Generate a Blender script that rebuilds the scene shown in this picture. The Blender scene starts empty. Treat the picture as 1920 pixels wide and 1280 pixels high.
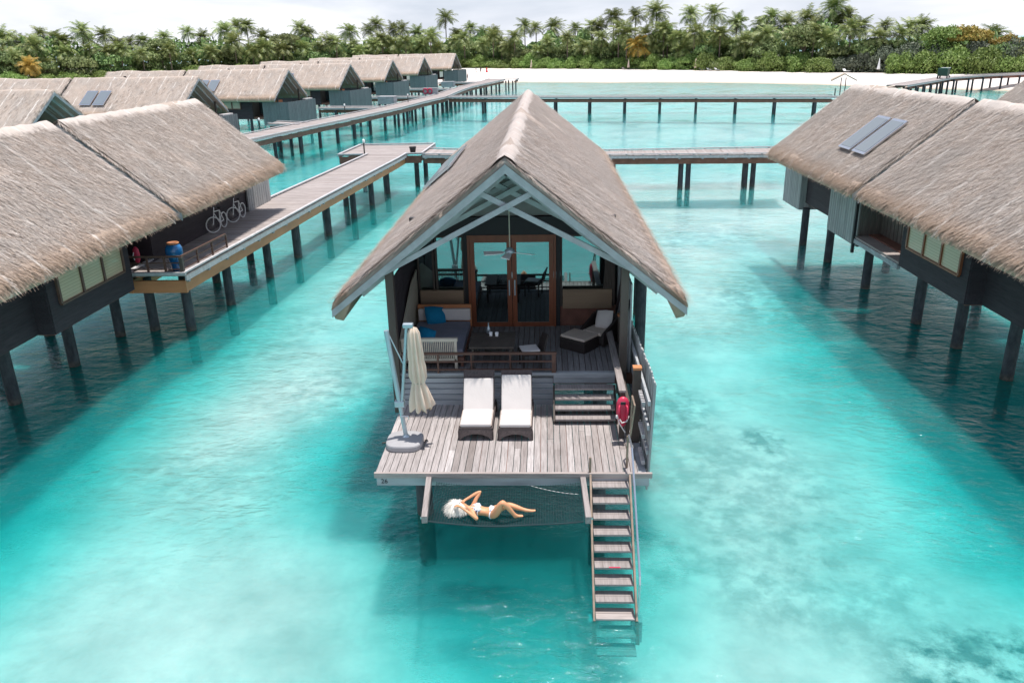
import bpy, math, random
import numpy as np
from mathutils import Vector, Matrix
R = math.radians
random.seed(7)
rng = np.random.default_rng(7)
scene = bpy.context.scene
COL = scene.collection

# ------------------------------------------------------------------ helpers
class MB:
    def __init__(s): s.v = []; s.f = []
    def add(s, vs, fs):
        n = len(s.v); s.v += [tuple(v) for v in vs]; s.f += [tuple(i+n for i in f) for f in fs]; return s
    def box(s, x0, x1, y0, y1, z0, z1):
        vs = [(x, y, z) for z in (z0, z1) for y in (y0, y1) for x in (x0, x1)]
        return s.add(vs, [(0,2,3,1),(4,5,7,6),(0,1,5,4),(2,6,7,3),(0,4,6,2),(1,3,7,5)])
    def obox(s, c, ux, uy, uz):
        c = Vector(c); ux, uy, uz = Vector(ux), Vector(uy), Vector(uz)
        vs = [c+ux*a+uy*b+uz*d for d in (-1,1) for b in (-1,1) for a in (-1,1)]
        return s.add(vs, [(0,2,3,1),(4,5,7,6),(0,1,5,4),(2,6,7,3),(0,4,6,2),(1,3,7,5)])
    def bar(s, p, q, w, h, up=(0,0,1)):
        p, q = Vector(p), Vector(q); d = q-p; u = Vector(up)
        side = d.cross(u)
        if side.length < 1e-6: side = d.cross(Vector((1,0,0)))
        side.normalize(); n = side.cross(d).normalized()
        return s.obox((p+q)/2, d/2, side*w/2, n*h/2)
    def tube(s, pts, rs, n=8, cap=True):
        pts = [Vector(p) for p in pts]
        if not hasattr(rs, '__len__'): rs = [rs]*len(pts)
        rings = []; prev = None
        for i, p in enumerate(pts):
            d = (pts[min(i+1, len(pts)-1)]-pts[max(i-1, 0)]).normalized()
            a = Vector((0,0,1)) if abs(d.z) < .9 else Vector((1,0,0))
            if prev is not None and prev.cross(d).length > .05: a = prev
            u = d.cross(a).normalized(); w = u.cross(d).normalized(); prev = w
            rings.append([p+(u*math.cos(t)+w*math.sin(t))*rs[i] for t in [2*math.pi*k/n for k in range(n)]])
        vs = [v for r in rings for v in r]; fs = []
        for i in range(len(pts)-1):
            for k in range(n):
                fs.append((i*n+k, i*n+(k+1)%n, (i+1)*n+(k+1)%n, (i+1)*n+k))
        if cap: fs += [tuple(range(n))[::-1], tuple((len(pts)-1)*n+k for k in range(n))]
        return s.add(vs, fs)
    def lathe(s, c, prof, n=16, sx=1, sy=1):
        c = Vector(c); vs = []; fs = []
        for (r, z) in prof:
            for k in range(n):
                t = 2*math.pi*k/n; vs.append(c+Vector((r*math.cos(t)*sx, r*math.sin(t)*sy, z)))
        for i in range(len(prof)-1):
            for k in range(n): fs.append((i*n+k, i*n+(k+1)%n, (i+1)*n+(k+1)%n, (i+1)*n+k))
        fs += [tuple(range(n))[::-1], tuple((len(prof)-1)*n+k for k in range(n))]
        return s.add(vs, fs)
    def prism(s, poly, z0, z1):
        n = len(poly)
        vs = [(x, y, z0) for x, y in poly]+[(x, y, z1) for x, y in poly]
        return s.add(vs, [tuple(range(n))[::-1], tuple(range(n, 2*n))]+[(i, (i+1)%n, n+(i+1)%n, n+i) for i in range(n)])
    def pillow(s, c, ux, uy, uz, nn=8, p=.55):
        c = Vector(c); ux, uy, uz = Vector(ux), Vector(uy), Vector(uz)
        for sg in (1, -1):
            vs = []; fs = []
            for i in range(nn+1):
                for j in range(nn+1):
                    a = -1+2*i/nn; b = -1+2*j/nn
                    h = ((1-a*a)*(1-b*b))**p if abs(a) < 1 and abs(b) < 1 else 0
                    pin = 1-.07*(a*a*b*b)**.5*1.2+.0
                    vs.append(c+ux*a*pin+uy*b*pin+uz*h*sg)
            for i in range(nn):
                for j in range(nn):
                    q = (i*(nn+1)+j, (i+1)*(nn+1)+j, (i+1)*(nn+1)+j+1, i*(nn+1)+j+1)
                    fs.append(q if sg > 0 else q[::-1])
            s.add(vs, fs)
        return s
    def build(s, name, mat, parent=None, world=False, smooth=False, bevel=0):
        vs = s.v
        if world and parent is not None:
            M = chain(parent).inverted(); vs = [tuple(M @ Vector(v)) for v in vs]
        me = bpy.data.meshes.new(name); me.from_pydata(vs, [], s.f); me.update()
        return link(name, me, mat, parent, smooth, bevel)
def chain(o):
    M = o.matrix_basis.copy()
    while o.parent: o = o.parent; M = o.matrix_basis @ M
    return M
def link(name, me, mat, parent=None, smooth=False, bevel=0):
    if mat is not None and not me.materials: me.materials.append(mat)
    if smooth: me.polygons.foreach_set('use_smooth', [True]*len(me.polygons))
    o = bpy.data.objects.new(name, me); COL.objects.link(o); o.parent = parent
    if bevel:
        b = o.modifiers.new('Bevel', 'BEVEL'); b.width = bevel; b.segments = 2; b.limit_method = 'ANGLE'
    return o
def npmesh(name, V, nq, k=4):
    """V: (nq*k,3) array, nq faces of k verts each"""
    me = bpy.data.meshes.new(name)
    me.vertices.add(len(V)); me.vertices.foreach_set('co', V.astype(np.float32).ravel())
    me.loops.add(nq*k); me.loops.foreach_set('vertex_index', np.arange(nq*k, dtype=np.int32))
    me.polygons.add(nq); me.polygons.foreach_set('loop_start', np.arange(0, nq*k, k, dtype=np.int32))
    me.update(calc_edges=True); me.validate(); return me
def join_np(name, parts):
    """parts: list of (V array, F list) -> mesh"""
    vs = []; fs = []; n = 0
    for V, F in parts:
        vs.append(V); fs += [tuple(i+n for i in f) for f in F]; n += len(V)
    me = bpy.data.meshes.new(name); me.from_pydata(np.vstack(vs).tolist(), [], fs); me.update(); return me
def tag(o, label=None, cat=None, group=None, kind=None):
    if label: o['label'] = label
    if cat: o['category'] = cat
    if group: o['group'] = group
    if kind: o['kind'] = kind
    return o
def empty(name, loc=(0,0,0), rz=0, label=None, cat=None, group=None):
    o = bpy.data.objects.new(name, None); COL.objects.link(o); o.location = loc; o.rotation_euler = (0,0,rz)
    o.matrix_basis = Matrix.Translation(loc) @ Matrix.Rotation(rz, 4, 'Z')
    o.empty_display_size = .3
    return tag(o, label, cat, group)
def copy_tree(o, parent=None):
    c = o.copy(); COL.objects.link(c); c.parent = parent
    for ch in [x for x in bpy.data.objects if x.parent == o]: copy_tree(ch, c)
    return c
def place(o, loc, rz=None, sc=None):
    rz = o.rotation_euler.z if rz is None else rz
    S = Matrix.Diagonal((*(sc if hasattr(sc, '__len__') else (sc or 1,)*3), 1))
    o.matrix_basis = Matrix.Translation(loc) @ Matrix.Rotation(rz, 4, 'Z') @ S

# ------------------------------------------------------------------ materials
class NT:
    def __init__(s, name):
        s.m = bpy.data.materials.new(name); s.m.use_nodes = True; s.t = s.m.node_tree; s.t.nodes.clear()
        s.out = s.n('ShaderNodeOutputMaterial')
    def n(s, typ, **kw):
        nd = s.t.nodes.new(typ)
        for k, v in kw.items():
            if k.startswith('i_'):
                key = k[2:].replace('_', ' ')
                nd.inputs[key].default_value = v
            else: setattr(nd, k, v)
        return nd
    def l(s, a, b): s.t.links.new(a, b)
    def coord(s, scale=(1,1,1), kind='Object', rot=(0,0,0)):
        tc = s.n('ShaderNodeTexCoord'); mp = s.n('ShaderNodeMapping'); mp.inputs['Scale'].default_value = scale
        mp.inputs['Rotation'].default_value = rot
        s.l(tc.outputs[kind], mp.inputs['Vector']); return mp.outputs[0]
    def noise(s, vec, scale, detail=4, rough=.55, dist=0):
        nd = s.n('ShaderNodeTexNoise'); nd.inputs['Scale'].default_value = scale; nd.inputs['Detail'].default_value = detail
        nd.inputs['Roughness'].default_value = rough; nd.inputs['Distortion'].default_value = dist
        s.l(vec, nd.inputs['Vector']); return nd.outputs['Fac']
    def ramp(s, fac, stops, interp='LINEAR'):
        r = s.n('ShaderNodeValToRGB'); r.color_ramp.interpolation = interp
        els = r.color_ramp.elements
        while len(els) > 1: els.remove(els[-1])
        for i, (p, c) in enumerate(stops):
            e = els[0] if i == 0 else els.new(p)
            e.position = p; e.color = (*c, 1) if len(c) == 3 else c
        s.l(fac, r.inputs[0]); return r.outputs[0]
    def mix(s, fac, a, b, mode='MIX'):
        m = s.n('ShaderNodeMix', data_type='RGBA', blend_type=mode)
        for inp, val in ((m.inputs[0], fac), (m.inputs[6], a), (m.inputs[7], b)):
            if hasattr(val, 'links'): s.l(val, inp)
            else: inp.default_value = val if not isinstance(val, tuple) else ((*val, 1) if len(val) == 3 else val)
        return m.outputs[2]
    def math(s, op, a, b=0, clamp=False):
        m = s.n('ShaderNodeMath', operation=op, use_clamp=clamp)
        for inp, val in ((m.inputs[0], a), (m.inputs[1], b)):
            if hasattr(val, 'links'): s.l(val, inp)
            else: inp.default_value = val
        return m.outputs[0]
    def bump(s, h, strength=.4, dist=.02):
        b = s.n('ShaderNodeBump'); b.inputs['Strength'].default_value = strength; b.inputs['Distance'].default_value = dist
        s.l(h, b.inputs['Height']); return b.outputs[0]
    def bsdf(s, color, rough=.7, normal=None, metallic=0, spec=.5, **kw):
        b = s.n('ShaderNodeBsdfPrincipled')
        if hasattr(color, 'links'): s.l(color, b.inputs['Base Color'])
        else: b.inputs['Base Color'].default_value = (*color, 1)
        if hasattr(rough, 'links'): s.l(rough, b.inputs['Roughness'])
        else: b.inputs['Roughness'].default_value = rough
        b.inputs['Metallic'].default_value = metallic; b.inputs['Specular IOR Level'].default_value = spec
        if normal is not None: s.l(normal, b.inputs['Normal'])
        for k, v in kw.items(): b.inputs[k.replace('_', ' ')].default_value = v
        s.l(b.outputs[0], s.out.inputs[0]); return b

def m_simple(name, color, rough=.6, var=.15, scale=3, metallic=0, spec=.4, bump=.1, stretch=(1,1,1), **kw):
    t = NT(name); v = t.coord(stretch); f = t.noise(v, scale, 5)
    lo = tuple(c*(1-var) for c in color); hi = tuple(min(1, c*(1+var)) for c in color)
    c = t.ramp(f, [(.3, lo), (.7, hi)])
    t.bsdf(c, rough, t.bump(t.noise(v, scale*8, 3), bump, .01), metallic, spec, **kw); return t.m

def m_boards(name, cols, rough=.75, along='Y', grain=30, stain=.35):
    """weathered boards: one tone per board (mesh island), grain along the board"""
    t = NT(name); g = t.n('ShaderNodeNewGeometry')
    st = {'Y': (1, .06, 1), 'X': (.06, 1, 1), 'Z': (1, 1, .06)}[along]
    v = t.coord(st); gr = t.noise(v, grain, 4, .65)
    base = t.ramp(g.outputs['Random Per Island'], [(i/(len(cols)-1), c) for i, c in enumerate(cols)])
    c2 = t.mix(t.math('MULTIPLY', t.ramp(gr, [(.4,(0,0,0)),(.75,(1,1,1))]), .7), base, tuple(x*.45 for x in cols[0]), 'MIX')
    v2 = t.coord(); st2 = t.ramp(t.noise(v2, .9, 5), [(.42, (0, 0, 0)), (.7, (1, 1, 1))])
    c3 = t.mix(t.math('MULTIPLY', st2, stain), c2, tuple(x*.6 for x in cols[1]))
    t.bsdf(c3, rough, t.bump(gr, .5, .006), spec=.25); return t.m

def m_thatch(name, tint=(1,1,1)):
    t = NT(name); g = t.n('ShaderNodeNewGeometry')
    def T(*c): return tuple(a*b for a, b in zip(c, tint))
    v = t.coord((1, 1, 1)); vs = t.coord((.45, 5, .45))
    fine = t.noise(vs, 7, 5, .7); big = t.noise(v, .55, 4, .6)
    szz = t.n('ShaderNodeSeparateXYZ'); t.l(v, szz.inputs[0]); sepz = t.math('MULTIPLY', szz.outputs['Z'], .1)
    isl = t.ramp(g.outputs['Random Per Island'], [(0, T(.20,.13,.09)), (.22, T(.46,.37,.315)), (.5, T(.62,.535,.49)), (.8, T(.78,.70,.655)), (.93, T(.88,.82,.78)), (1, T(.46,.29,.18))])
    c = t.mix(.35, isl, t.ramp(fine, [(.32, T(.26,.19,.15)), (.66, T(.70,.61,.56))]))
    c = t.mix(t.math('MULTIPLY', t.ramp(big, [(.42, (0,0,0)), (.70, (1,1,1))]), .5), c, T(.42,.385,.365))
    warm = t.ramp(t.noise(v, 1.7, 4, .6), [(.55, (0,0,0)), (.75, (1,1,1))])
    c = t.mix(t.math('MULTIPLY', warm, .3), c, T(.56,.42,.33))
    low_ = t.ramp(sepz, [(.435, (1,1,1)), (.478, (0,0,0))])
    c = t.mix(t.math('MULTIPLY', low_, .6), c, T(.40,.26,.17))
    # pale seams running down the slope where the thatch panels meet
    sep = t.n('ShaderNodeSeparateXYZ'); t.l(v, sep.inputs[0])
    wob = t.math('MULTIPLY', t.noise(v, .9, 3), .3)
    yy = t.math('ADD', sep.outputs['Y'], wob)
    fr = t.math('FRACT', t.math('MULTIPLY', yy, .74)); dd = t.math('ABSOLUTE', t.math('SUBTRACT', fr, .5))
    ln = t.ramp(dd, [(0, (1,1,1)), (.05, (0,0,0))])
    ln = t.math('MULTIPLY', ln, t.ramp(t.noise(v, 1.1, 2), [(.42, (0,0,0)), (.60, (.9,.9,.9))]))
    c = t.mix(ln, c, T(.86,.80,.76))
    t.bsdf(c, .9, t.bump(fine, .9, .05), spec=.12); return t.m

def m_leaf(name, cols, sss=0.25, rough=.55):
    t = NT(name); oi = t.n('ShaderNodeObjectInfo'); g = t.n('ShaderNodeNewGeometry')
    v = t.coord((1,1,1)); f = t.noise(v, .8, 3)
    mixv = t.math('ADD', t.math('MULTIPLY', g.outputs['Random Per Island'], .5), t.math('MULTIPLY', f, .5))
    c = t.ramp(mixv, [(i/(len(cols)-1)*.7+.15, cc) for i, cc in enumerate(cols)])
    hv = t.n('ShaderNodeHueSaturation'); t.l(c, hv.inputs['Color'])
    t.l(t.math('ADD', t.math('MULTIPLY', oi.outputs['Random'], .5), .75), hv.inputs['Value'])
    t.l(t.math('ADD', t.math('MULTIPLY', oi.outputs['Random'], .03), .485), hv.inputs['Hue'])
    b = t.n('ShaderNodeBsdfPrincipled'); t.l(hv.outputs[0], b.inputs['Base Color']); b.inputs['Roughness'].default_value = rough
    b.inputs['Specular IOR Level'].default_value = .3
    tr = t.n('ShaderNodeBsdfTranslucent'); t.l(hv.outputs[0], tr.inputs[0])
    mx = t.n('ShaderNodeMixShader'); mx.inputs[0].default_value = sss
    t.l(b.outputs[0], mx.inputs[1]); t.l(tr.outputs[0], mx.inputs[2]); t.l(mx.outputs[0], t.out.inputs[0]); return t.m

M = {}
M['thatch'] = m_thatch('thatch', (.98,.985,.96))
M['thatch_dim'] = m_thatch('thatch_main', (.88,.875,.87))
M['cap'] = m_simple('ridge_thatch', (.56,.49,.455), .9, .18, 3, bump=.5, stretch=(4, .5, 4))
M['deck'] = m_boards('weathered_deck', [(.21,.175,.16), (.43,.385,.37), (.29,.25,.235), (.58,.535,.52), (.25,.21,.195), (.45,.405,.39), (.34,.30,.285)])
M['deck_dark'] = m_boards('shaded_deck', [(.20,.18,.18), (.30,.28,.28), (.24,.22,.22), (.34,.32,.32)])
M['walk'] = m_boards('walkway_boards', [(.30,.25,.225), (.44,.38,.355), (.37,.31,.285), (.48,.42,.40)], along='X')
M['kerb'] = m_simple('pale_kerb', (.46,.44,.44), .8, .2, 6, bump=.4)
M['fascia'] = m_simple('grey_fascia', (.34,.35,.36), .8, .25, 5, bump=.4, stretch=(.2,1,1))
M['trim'] = m_simple('whitewashed_timber', (.33,.34,.345), .75, .15, 4, bump=.3)
M['trim_in'] = m_simple('whitewashed_rafters', (.42,.46,.46), .75, .12, 4, bump=.2)
M['ceil'] = m_simple('ceiling_lining', (.10,.085,.075), .85, .2, 6, bump=.3)
M['gable'] = m_simple('gable_panel', (.28,.29,.27), .8, .1, 4)
M['dark'] = m_boards('dark_clapboard', [(.036,.027,.032), (.056,.043,.050), (.045,.035,.041)], stain=.15)
M['grey_slat'] = m_boards('grey_slats', [(.31,.315,.31), (.42,.42,.41), (.36,.36,.355), (.46,.46,.45)], along='Z', stain=.2)
M['far_slat'] = m_boards('far_screen_slats', [(.155,.18,.185), (.20,.225,.23), (.175,.20,.205)], along='Z', stain=.1)
M['brown_slat'] = m_boards('brown_slats', [(.13,.115,.10), (.19,.17,.15), (.16,.14,.125)], along='Z', stain=.2)
M['ply'] = m_simple('plywood_panel', (.27,.19,.125), .7, .25, 1.5, bump=.1, stretch=(.3,1,2))
M['orange'] = m_simple('stained_beam', (.50,.20,.085), .6, .2, 2, bump=.2, stretch=(.3,.3,1))
M['brownbeam'] = m_simple('brown_beam', (.19,.085,.06), .7, .25, 3, bump=.3)
M['post'] = m_simple('dark_post', (.075,.06,.05), .7, .25, 4, bump=.3, stretch=(1,1,.2))
def m_pile():
    t = NT('weathered_pile'); v = t.coord((1,1,.4)); n = t.noise(v, 5, 5, .65); vw = t.coord((1,1,1))
    sep = t.n('ShaderNodeSeparateXYZ'); t.l(vw, sep.inputs[0]); hz = t.math('ADD', sep.outputs['Z'], t.math('MULTIPLY', t.noise(vw, 3, 4), .35))
    c = t.ramp(n, [(.35, (.032,.034,.040)), (.65, (.075,.075,.082))])
    band = t.ramp(hz, [(.10, (1,1,1)), (.42, (0,0,0))])
    c = t.mix(t.math('MULTIPLY', band, .75), c, t.ramp(t.noise(vw, 9, 4), [(.4, (.055,.045,.03)), (.6, (.16,.125,.09))]))
    t.bsdf(c, .8, t.bump(n, .5, .02), spec=.3); return t.m
M['pile'] = m_pile()

M['rail'] = m_simple('railing_timber', (.115,.058,.042), .6, .2, 5, bump=.2)
M['mahog'] = m_simple('mahogany_frame', (.23,.07,.03), .45, .2, 4, bump=.15, stretch=(1,1,.15))
def m_blind():
    t = NT('woven_blind'); v = t.coord((1,1,1)); sep = t.n('ShaderNodeSeparateXYZ'); t.l(v, sep.inputs[0])
    fr = t.math('FRACT', t.math('MULTIPLY', sep.outputs['Z'], 11)); c = t.ramp(fr, [(0, (.24,.17,.10)), (.14, (.52,.40,.25)), (.9, (.60,.46,.29)), (1, (.30,.22,.13))])
    c = t.mix(t.math('MULTIPLY', t.noise(v, 1.3, 3), .6), c, (.38,.30,.20)); t.bsdf(c, .6, spec=.5, Coat_Weight=.6, Coat_Roughness=.08); return t.m
M['blind'] = m_blind()
M['cream'] = m_simple('cream_panel', (.42,.38,.30), .85, .08, 3)
M['cushion'] = m_simple('cream_cushion', (.57,.525,.50), .9, .04, 4, bump=.3)
M['taupe'] = m_simple('taupe_cushion', (.56,.46,.39), .9, .05, 4, bump=.3)
M['mattress'] = m_simple('slate_mattress', (.22,.22,.27), .9, .08, 4, bump=.3)
M['blue'] = m_simple('teal_pillow', (.0,.17,.32), .85, .1, 4, bump=.2)
M['wicker'] = m_simple('dark_wicker', (.085,.065,.062), .6, .35, 30, bump=.8)
M['wickerd'] = m_simple('black_wicker', (.03,.022,.02), .5, .3, 30, bump=.8)
M['metal'] = m_simple('brushed_metal', (.42,.48,.52), .4, .08, 3, metallic=.6)
M['steel'] = m_simple('stainless_tube', (.62,.62,.64), .25, .05, 3, metallic=.9)
M['rust'] = m_simple('brown_rail_tube', (.27,.20,.15), .5, .25, 6, metallic=.4)
M['canvas'] = m_simple('cream_canvas', (.66,.53,.42), .9, .08, 3, bump=.3)
M['stone'] = m_simple('umbrella_base_grey', (.33,.32,.325), .7, .06, 4, bump=.1)
M['red'] = m_simple('red_float_plastic', (.56,.035,.085), .35, .1, 4)
M['white'] = m_simple('white_paint', (.78,.77,.75), .5, .04, 4)
M['rope'] = m_simple('white_rope', (.7,.68,.66), .8, .05, 4)
M['net'] = m_simple('green_net_cord', (.015,.035,.04), .8, .1, 4)
M['black'] = m_simple('black_paint', (.02,.02,.022), .6, .1, 4)
M['terra'] = m_simple('terracotta_rim', (.40,.16,.07), .7, .15, 5)
M['footboard'] = m_simple('cream_painted_slats', (.56,.49,.40), .7, .12, 6, bump=.2)
M['glaze'] = m_simple('blue_glaze', (.01,.12,.30), .15, .3, 2.5, spec=.7, bump=.05)
M['skin'] = m_simple('tanned_skin', (.66,.31,.16), .5, .05, 5, bump=.05, Subsurface_Weight=.1)
M['hair'] = m_simple('platinum_hair', (.86,.80,.72), .6, .08, 9, bump=.2)
M['skin2'] = m_simple('far_skin', (.35,.18,.11), .6, .05, 5)
M['dress'] = m_simple('red_dress', (.60,.02,.03), .8, .05, 5)
M['cloth_dark'] = m_simple('dark_clothes', (.05,.05,.06), .8, .05, 5)
M['green_paint'] = m_simple('green_cart_body', (.012,.06,.04), .4, .1, 3)
M['trunk'] = m_simple('palm_bark', (.17,.13,.10), .9, .25, 6, bump=.5)
M['palm'] = m_leaf('palm_leaf', [(.06,.095,.03), (.15,.20,.06), (.28,.32,.105), (.48,.46,.20)], .2, .42)
M['palm_yellow'] = m_leaf('yellowing_palm_leaf', [(.13,.12,.04), (.38,.27,.07), (.55,.34,.06), (.60,.40,.10)], .25, .5)
M['leaf_bright'] = m_leaf('bright_shrub_leaf', [(.08,.135,.03), (.165,.255,.055), (.26,.36,.095), (.38,.46,.17)], .3)
M['leaf_dark'] = m_leaf('dark_tree_leaf', [(.06,.105,.035), (.125,.19,.06), (.20,.28,.09), (.30,.37,.14)], .2)
M['leaf_olive'] = m_leaf('olive_tree_leaf', [(.075,.10,.04), (.16,.205,.07), (.25,.29,.11), (.36,.38,.16)], .25)
M['leaf_grey'] = m_leaf('grey_green_leaf', [(.08,.10,.065), (.13,.15,.10), (.19,.21,.14)], .2)
M['leaf_orange'] = m_leaf('orange_tree_leaf', [(.14,.16,.04), (.26,.20,.05), (.36,.22,.05), (.22,.27,.07)], .25)

def m_bikini():
    t = NT('bikini_print'); v = t.coord(); vo = t.n('ShaderNodeTexVoronoi'); vo.inputs['Scale'].default_value = 22
    t.l(v, vo.inputs[0]); c = t.ramp(vo.outputs['Distance'], [(.28, (.05,.09,.22)), (.36, (.75,.78,.82))])
    t.bsdf(c, .7); return t.m
M['bikini'] = m_bikini()
def m_glass(name, tint=(.45,.6,.6), fac=.5, base=(.012,.012,.013)):
    t = NT(name); g = t.n('ShaderNodeBsdfGlossy'); g.inputs['Color'].default_value = (*tint, 1); g.inputs['Roughness'].default_value = .03
    d = t.n('ShaderNodeBsdfDiffuse'); d.inputs[0].default_value = (*base, 1)
    m = t.n('ShaderNodeMixShader'); m.inputs[0].default_value = fac
    t.l(d.outputs[0], m.inputs[1]); t.l(g.outputs[0], m.inputs[2]); t.l(m.outputs[0], t.out.inputs[0]); return t.m
M['glass'] = m_glass('reflective_glass')
M['solar'] = m_glass('solar_glass', (.80,.78,.74), .26, (.19,.215,.23))
def m_sand():
    t = NT('coral_sand'); v = t.coord(); f = t.noise(v, .15, 5); g = t.noise(v, 2.5, 5)
    c = t.ramp(f, [(.3, (.66,.585,.53)), (.7, (.76,.69,.64))]); c = t.mix(.25, c, t.ramp(g, [(.35, (.54,.47,.42)), (.65, (.8,.74,.69))]))
    sep = t.n('ShaderNodeSeparateXYZ'); t.l(v, sep.inputs[0])
    wet = t.ramp(sep.outputs['Z'], [(.04, (.70,.62,.52)), (.35, (1,1,1))])
    c = t.mix(1.0, c, wet, 'MULTIPLY')
    t.bsdf(c, .9, t.bump(g, .3, .1), spec=.1); return t.m
M['sand'] = m_sand()
def m_seabed():
    t = NT('seabed_sand_and_coral'); v = t.coord((1,1,1)); sep = t.n('ShaderNodeSeparateXYZ'); t.l(v, sep.inputs[0])
    n1 = t.noise(v, .45, 6, .62); n2 = t.noise(v, 2.6, 5, .65); n3 = t.noise(v, .06, 3)
    sand = t.ramp(n1, [(.28, (.46,.45,.42)), (.64, (.76,.73,.69))])
    sand = t.mix(t.math('MULTIPLY', t.ramp(n2, [(.45,(0,0,0)), (.75,(1,1,1))]), .30), sand, (.40,.40,.38))
    X, Y = sep.outputs['X'], sep.outputs['Y']
    tot = None
    # weed and rubble patches lying on the sand: (x, y, rx, ry, strength)
    for (px, py, rx, ry, st) in PATCHES:
        a = t.math('POWER', t.math('DIVIDE', t.math('SUBTRACT', X, px), rx), 2)
        b = t.math('POWER', t.math('DIVIDE', t.math('SUBTRACT', Y, py), ry), 2)
        d = t.math('SUBTRACT', 1, t.math('SQRT', t.math('ADD', a, b)), True)
        d = t.math('MULTIPLY', t.math('MULTIPLY', d, 2.2, True), st)
        tot = d if tot is None else t.math('MAXIMUM', tot, d)
    pn = t.ramp(t.noise(v, 1.9, 6, .66), [(.40, (0,0,0)), (.60, (1,1,1))])
    pf = t.math('MULTIPLY', tot, pn, True)
    weeds = t.ramp(n2, [(.3, (.05,.075,.07)), (.7, (.24,.26,.24))])
    c = t.mix(pf, sand, weeds)
    # scattered seagrass farther out
    far = t.ramp(t.math('MULTIPLY', Y, .01), [(.32, (0,0,0)), (.48, (1,1,1)), (1.3,(1,1,1))])
    vv = t.coord((.35,1,1)); fn = t.ramp(t.noise(vv, .13, 6, .65), [(.50, (0,0,0)), (.66, (1,1,1))])
    c = t.mix(t.math('MULTIPLY', t.math('MULTIPLY', far, fn), .55), c, (.16,.30,.27))
    b = t.bsdf(c, .95, t.bump(n2, .3, .05), spec=.05)
    b.inputs['Subsurface Weight'].default_value = 1.0; b.inputs['Subsurface Radius'].default_value = (.6,.9,.9); b.inputs['Subsurface Scale'].default_value = 3.2
    return t.m
PATCHES = [(6.1,20.6,.9,1.1,.9), (5.0,18.0,3.0,4.0,.52), (4.8,15.0,2.2,3.2,.5), (6.4,13.4,2.0,2.4,.42), (8.0,11.6,2.6,1.8,1.0), (3.8,22.5,1.8,2.6,.7), (-6.2,24.0,3.6,3.4,.5), (-3.2,16.2,1.1,1.4,.8), (2.6,15.0,1.6,1.2,.5), (10.5,34,4.5,5,.7), (7,46,8,4,.5), (-12,30,5,6,.3), (5,30,5,3,.28), (-9,19,3,2.5,.3)]
M['seabed'] = m_seabed()
DEPTH_SHADE_TINTS = [(-.6,12.4,4.2,3.2,.42), (-2.8,18,4.5,6,.34), (12.8,26,6.0,14,.55), (11.5,16,4.0,5,.40), (-14.6,25,4.8,15,.55), (-13,14,3.6,5,.42), (-20,85,14,48,.30), (-3,40,5,14,.15),
    (-6.4,12.0,5.5,5.5,-.36), (-7.8,21,3.8,6,-.42), (-5.2,18.5,3.2,3.6,.34), (-3.6,22,2.5,3,.2), (-8.5,33,3,10,-.2), (4.2,10.6,5,3.4,-.30), (4.8,17,3.4,5.5,-.26), (9,52,15,19,-.52), (5,32,5,9,-.26), (25,95,50,18,-.25)]  # the wide pale zone at right middle also has sky glare painted in
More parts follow.
